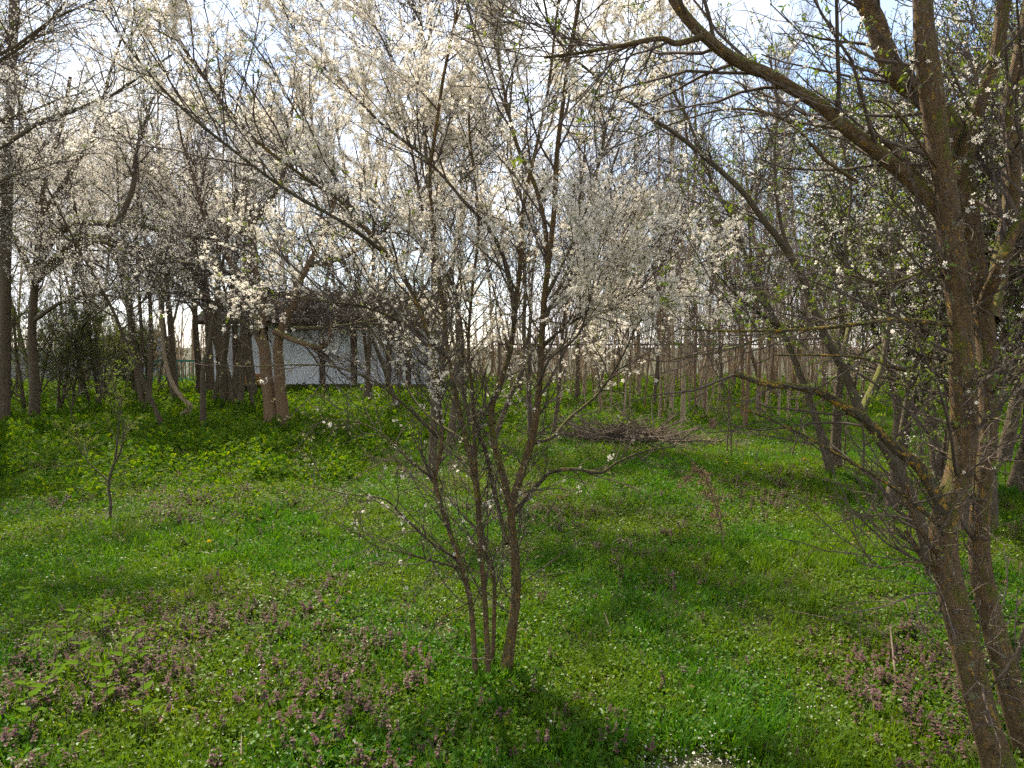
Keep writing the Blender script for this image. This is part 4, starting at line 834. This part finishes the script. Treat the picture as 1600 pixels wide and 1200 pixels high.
# ------------------------------------------------------------------ single plants and sticks
def build_small():
    r = np.random.default_rng(91)
    # left sapling
    b = gpt(171, 6.75); t = Tree('young_sapling', b, 'thin forked sapling with tiny leaves alone on the left grass', 'sapling')
    t.limb(px([(170, 832, 6.75), (173, 790), (170, 755), (180, 715), (184, 680), (188, 640), (197, 600), (210, 560)], 6.75), .016, .004, MB_grey, 'trunk', 8, 40, .05)
    t.limb(px([(170, 752, 6.75), (152, 735), (138, 722), (125, 700), (118, 670)], 6.75), .008, .003, MB_grey, 'limb', 6, 20)
    t.limb(px([(176, 730, 6.75), (190, 700, 6.6), (192, 660), (182, 620), (175, 590)], 6.75), .009, .003, MB_grey, 'limb', 6, 20)
    l1 = spawn(*t.stack(20), 10, .3, 1, (.4, 1.1), (.12, .45), 4, .18, .05, .6, .004, .002, r=r); tw = spawn(*l1, 4, .2, 1, (.4, 1.1), (.06, .2), 3, .2, .05, .6, .003, .0018, r=r)
    t.part('twigs', [l1, tw], M_twig, 3); t.leaves(along(tw[0], 500, r, .2, 1, .01), (.012, .024), r=r)
    # more thin saplings
    for i, (p, d, h, lab) in enumerate(((1137, 10.6, 1.3, 'left one of two thin upright shoots before the stump'), (1146, 10.3, 1.5, 'right one of two thin upright shoots before the stump'), (1322, 9.6, 1.4, 'thin dark shoot under the leaning tree'), (1236, 10.2, 1.2, 'thin shoot in the grass below the lichened bough'), (112, 12.5, 1.6, 'thin shoot among the broad leaves at the far left'), (1594, 3.4, 2.2, 'slender sapling stem right of the mossy trunks'), (548, 12.0, 1.2, 'thin shoot in the green weeds before the shed'))):
        t = Tree('thin_shoot', gpt(p, d), lab, 'sapling'); grow_trunk(t, h, .012, .004, MB_dark, r, (r.normal() * .1, 0), .06, 'stem', 6, 16)
        l1 = spawn(*t.stack(16), 12, .2, 1, (.4, 1.0), (.15, .5), 4, .16, .05, .6, .005, .0022, r=r); t.part('twigs', [l1, spawn(*l1, 3, .3, 1, (.4, 1), (.06, .2), 2, .2, 0, .6, .003, .002, r=r)], M_twig, 3)
    # brush pile
    b = gpt(975, 12.2); t = Tree('brush_pile', b, 'heap of cut dry branches lying behind the middle plum tree', 'brush pile'); n = 260
    x = r.normal(size=n) * .62; s0 = np.stack([b[0] + x, b[1] + r.normal(size=n) * .25, np.full(n, b[2])], 1); s0[:, 2] += r.uniform(.01, .24, n) * np.exp(-(x / .8) ** 2)
    P = [s0]; d = nrm(np.stack([r.normal(size=n), r.normal(size=n) * .5, r.normal(size=n) * .22], 1))
    for k in range(5): d = nrm(d + r.normal(size=d.shape) * .14); q = P[-1] + d * r.uniform(.08, .2, (n, 1)); q[:, 2] = np.maximum(q[:, 2], b[2] + .01); P.append(q)
    P = np.stack(P, 1); R = np.linspace(.014, .005, 6)[None] * r.uniform(.5, 1.5, (n, 1)); c = spawn(P, R, 4, .2, 1, (.3, .9), (.15, .5), 3, .2, .02, .6, .006, .003, r=r); c[0][:, :, 2] = np.maximum(c[0][:, :, 2], b[2] + .01)
    t.part('branches', [(P, R)], M_brush, 5); t.part('twigs', [c], M_brush, 3)
    # stump
    b = gpt(1114, 14.0); t = Tree('stump', b, 'short cut brown stump in the weeds of the right grove', 'stump')
    t.limb([b + np.array([0, 0, -.1]), b + np.array([.005, 0, .1]), b + np.array([0, 0, .24])], .07, .062, MB_red, 'stem', 12, 10, .04, .2)
    a = np.arange(12) / 12 * 2 * pi; V = np.concatenate([np.stack([.062 * np.cos(a), .062 * np.sin(a), np.full(12, .236)], 1), [[0, 0, .242]]]); link('cut_face', new_mesh('cut_face', [(V, np.array([(i, (i + 1) % 12, 12) for i in range(12)]), 0)], [M_stick]), t.root)
    # bent dead weed
    b = gpt(1132, 5.65); t = Tree('dead_weed', b, 'bent dead weed with shrivelled brown leaves right of the plum tree', 'dead plant')
    t.limb(px([(1133, 872, 5.65), (1128, 830), (1118, 790), (1108, 760), (1099, 738), (1090, 735), (1075, 745), (1062, 760)], 5.65), .005, .003, M_stick, 'stem', 6, 30)
    t.limb(px([(1100, 740, 5.65), (1085, 722, 5.55), (1070, 710), (1055, 704)], 5.65), .004, .002, M_stick, 'stem', 5, 12)
    P, R = t.stack(24, [0]); l1 = spawn(P, R, 26, .25, 1, (.5, 1.4), (.03, .12), 3, .3, -.1, .6, .002, .0012, r=r); t.part('twigs', [l1], M_stick, 3); t.leaves(np.concatenate([along(l1[0], 260, r, .2, 1, .012), along(P, 110, r, .2, 1, .012)]), (.011, .025), M_dry, 'dry_leaves', r=r)
    # sticks on the grass
    for pts, r0, nm, lab in ((((1391, 985, 3.9), (1396, 1010, 3.72), (1404, 1055, 3.42)), .006, 'stick', 'short pale stick poking up in the grass left of mossy trunks'), (((1232, 968, 4.3), (1290, 974, 4.25), (1345, 978, 4.2), (1398, 986, 4.1)), .004, 'stick', 'long thin dry stalk lying left of the mossy trunks'), (((944, 982, 4.2), (953, 995, 4.05), (954, 1010, 3.95)), .004, 'straw', 'curved straw in the grass right of the plum tree base'), (((680, 985, 3.2), (705, 1010, 3.15), (722, 1026, 3.1), (768, 1031, 3.12)), .0025, 'stick', 'thin twig bent around the foot of the plum tree')):
        P = np.array(px(list(pts), 4)); gz = hgt(P[:, 0], P[:, 1]); b = np.array([P[-1, 0], P[-1, 1], gz[-1]])
        if nm != 'x' and 'foot' not in lab: P[:, 2] = gz + np.linspace(.09, .02, len(P)) if 'poking' not in lab else gz + np.linspace(.16, .0, len(P))
        t = Tree('dry_stick', b, lab, 'stick'); t.limb(P, r0 * .7, r0, M_stick, 'stem', 6, 20, .05); c = spawn(*t.stack(12), 3, .2, .9, (.5, 1.1), (.03, .09), 2, .2, 0, .5, .002, .001, r=r); t.part('twigs', [c], M_stick, 3)
    # stinging nettles in the lower left corner
    NV = np.array([(0, 0, 0), (.25, -.30, .03), (.25, .30, .03), (.6, -.22, .0), (.6, .22, .0), (1.05, 0, -.14), (.4, 0, -.03)])
    M_net = leaf_mat('nettle_leaf', [(.07, .14, .012), (.10, .18, .015), (.12, .19, .02)], trans=.5, tcol=(1.35, 1.15, .4), gloss=0)
    spots = [(38, 1040, 'nettle farthest left in the lower left clump'), (95, 1018, 'nettle with light top leaves beside the left edge clump'), (150, 1000, 'bright nettle at the back of the lower left clump'), (205, 1046, 'nettle at the right side of the lower left clump'), (60, 1105, 'nettle at the front left of the lower left clump'), (150, 1108, 'big-leaved nettle at the front of the lower left clump'), (20, 1150, 'nettle in the very corner at the lower left'), (110, 1065, 'nettle in the middle of the lower left clump'), (172, 1060, 'short nettle between the middle and right nettles'), (20, 985, 'small nettle by the left edge above the clump'), (205, 1140, 'low nettle right of the front nettle')]
    for i, (p, q, lab) in enumerate(spots):
        d = CAM_H * FPX / (q + 18 - HORIZ); b = gpt(p, d); t = Tree('nettle', b, lab, 'nettle', 'nettles in the lower left corner'); h = r.uniform(.18, .27)
        S_ = t.limb([b + np.array([0, 0, -.03]), b + np.array([r.normal() * .01, 0, h * .5]), b + np.array([r.normal() * .02, r.normal() * .02, h])], .0028, .0015, M_stem, 'stem', 5, 8, 0)
        for k in range(5):
            for s in (0, 1):
                a = k * 1.57 + s * pi + r.normal() * .15; z = .25 + .75 * k / 4; dd = np.array([cos(a), sin(a), .25 - .2 * (1 - z)]); up = nrm(np.array([-cos(a) * .3, -sin(a) * .3, 1.0])); xx = nrm(dd - (dd @ up) * up)
                v, f = inst(NV, LFF, (resample(S_, 20)[int(z * 19)] - b)[None], np.stack([xx, np.cross(up, xx), up], -1)[None], [r.uniform(.05, .075) * (1.1 - .35 * (k == 4))]); link('leaf', new_mesh('leaf', [(v, f, 0)], [M_net]), t.root)
    # dandelions
    for i, (p, q, lab) in enumerate(((1137, 737, 'left dandelion of the yellow pair near the brush pile'), (1168, 739, 'right dandelion of the yellow pair near the brush pile'), (321, 861, 'small yellow dandelion in the left grass'), (1259, 730, 'single yellow dandelion under the leaning tree'))):
        d = CAM_H * FPX / (q + 4 - HORIZ); b = gpt(p, d); t = Tree('dandelion', b, lab, 'flower', 'dandelions'); h = .11
        t.limb([b + np.array([0, 0, -.02]), b + np.array([.004, 0, h * .5]), b + np.array([.0, 0, h])], .003, .003, M_stem, 'stem', 5, 6, 0)
        n = 60; a = r.uniform(0, 6.28, n); e = r.uniform(.15, 1.3, n); dirs = np.stack([np.cos(a) * np.cos(e), np.sin(a) * np.cos(e), np.sin(e)], 1); R_ = rand_rot(n, r, dirs); R_ = R_[:, :, [2, 0, 1]]
        v, f = inst(LFV * np.array([1, .5, 1]), LFF, np.repeat([[0, 0, h]], n, 0), R_, np.full(n, .019)); tag(link('flower_head', new_mesh('flower_head', [(v, f, 0)], [M_yellow]), t.root), kind='stuff')
build_small()
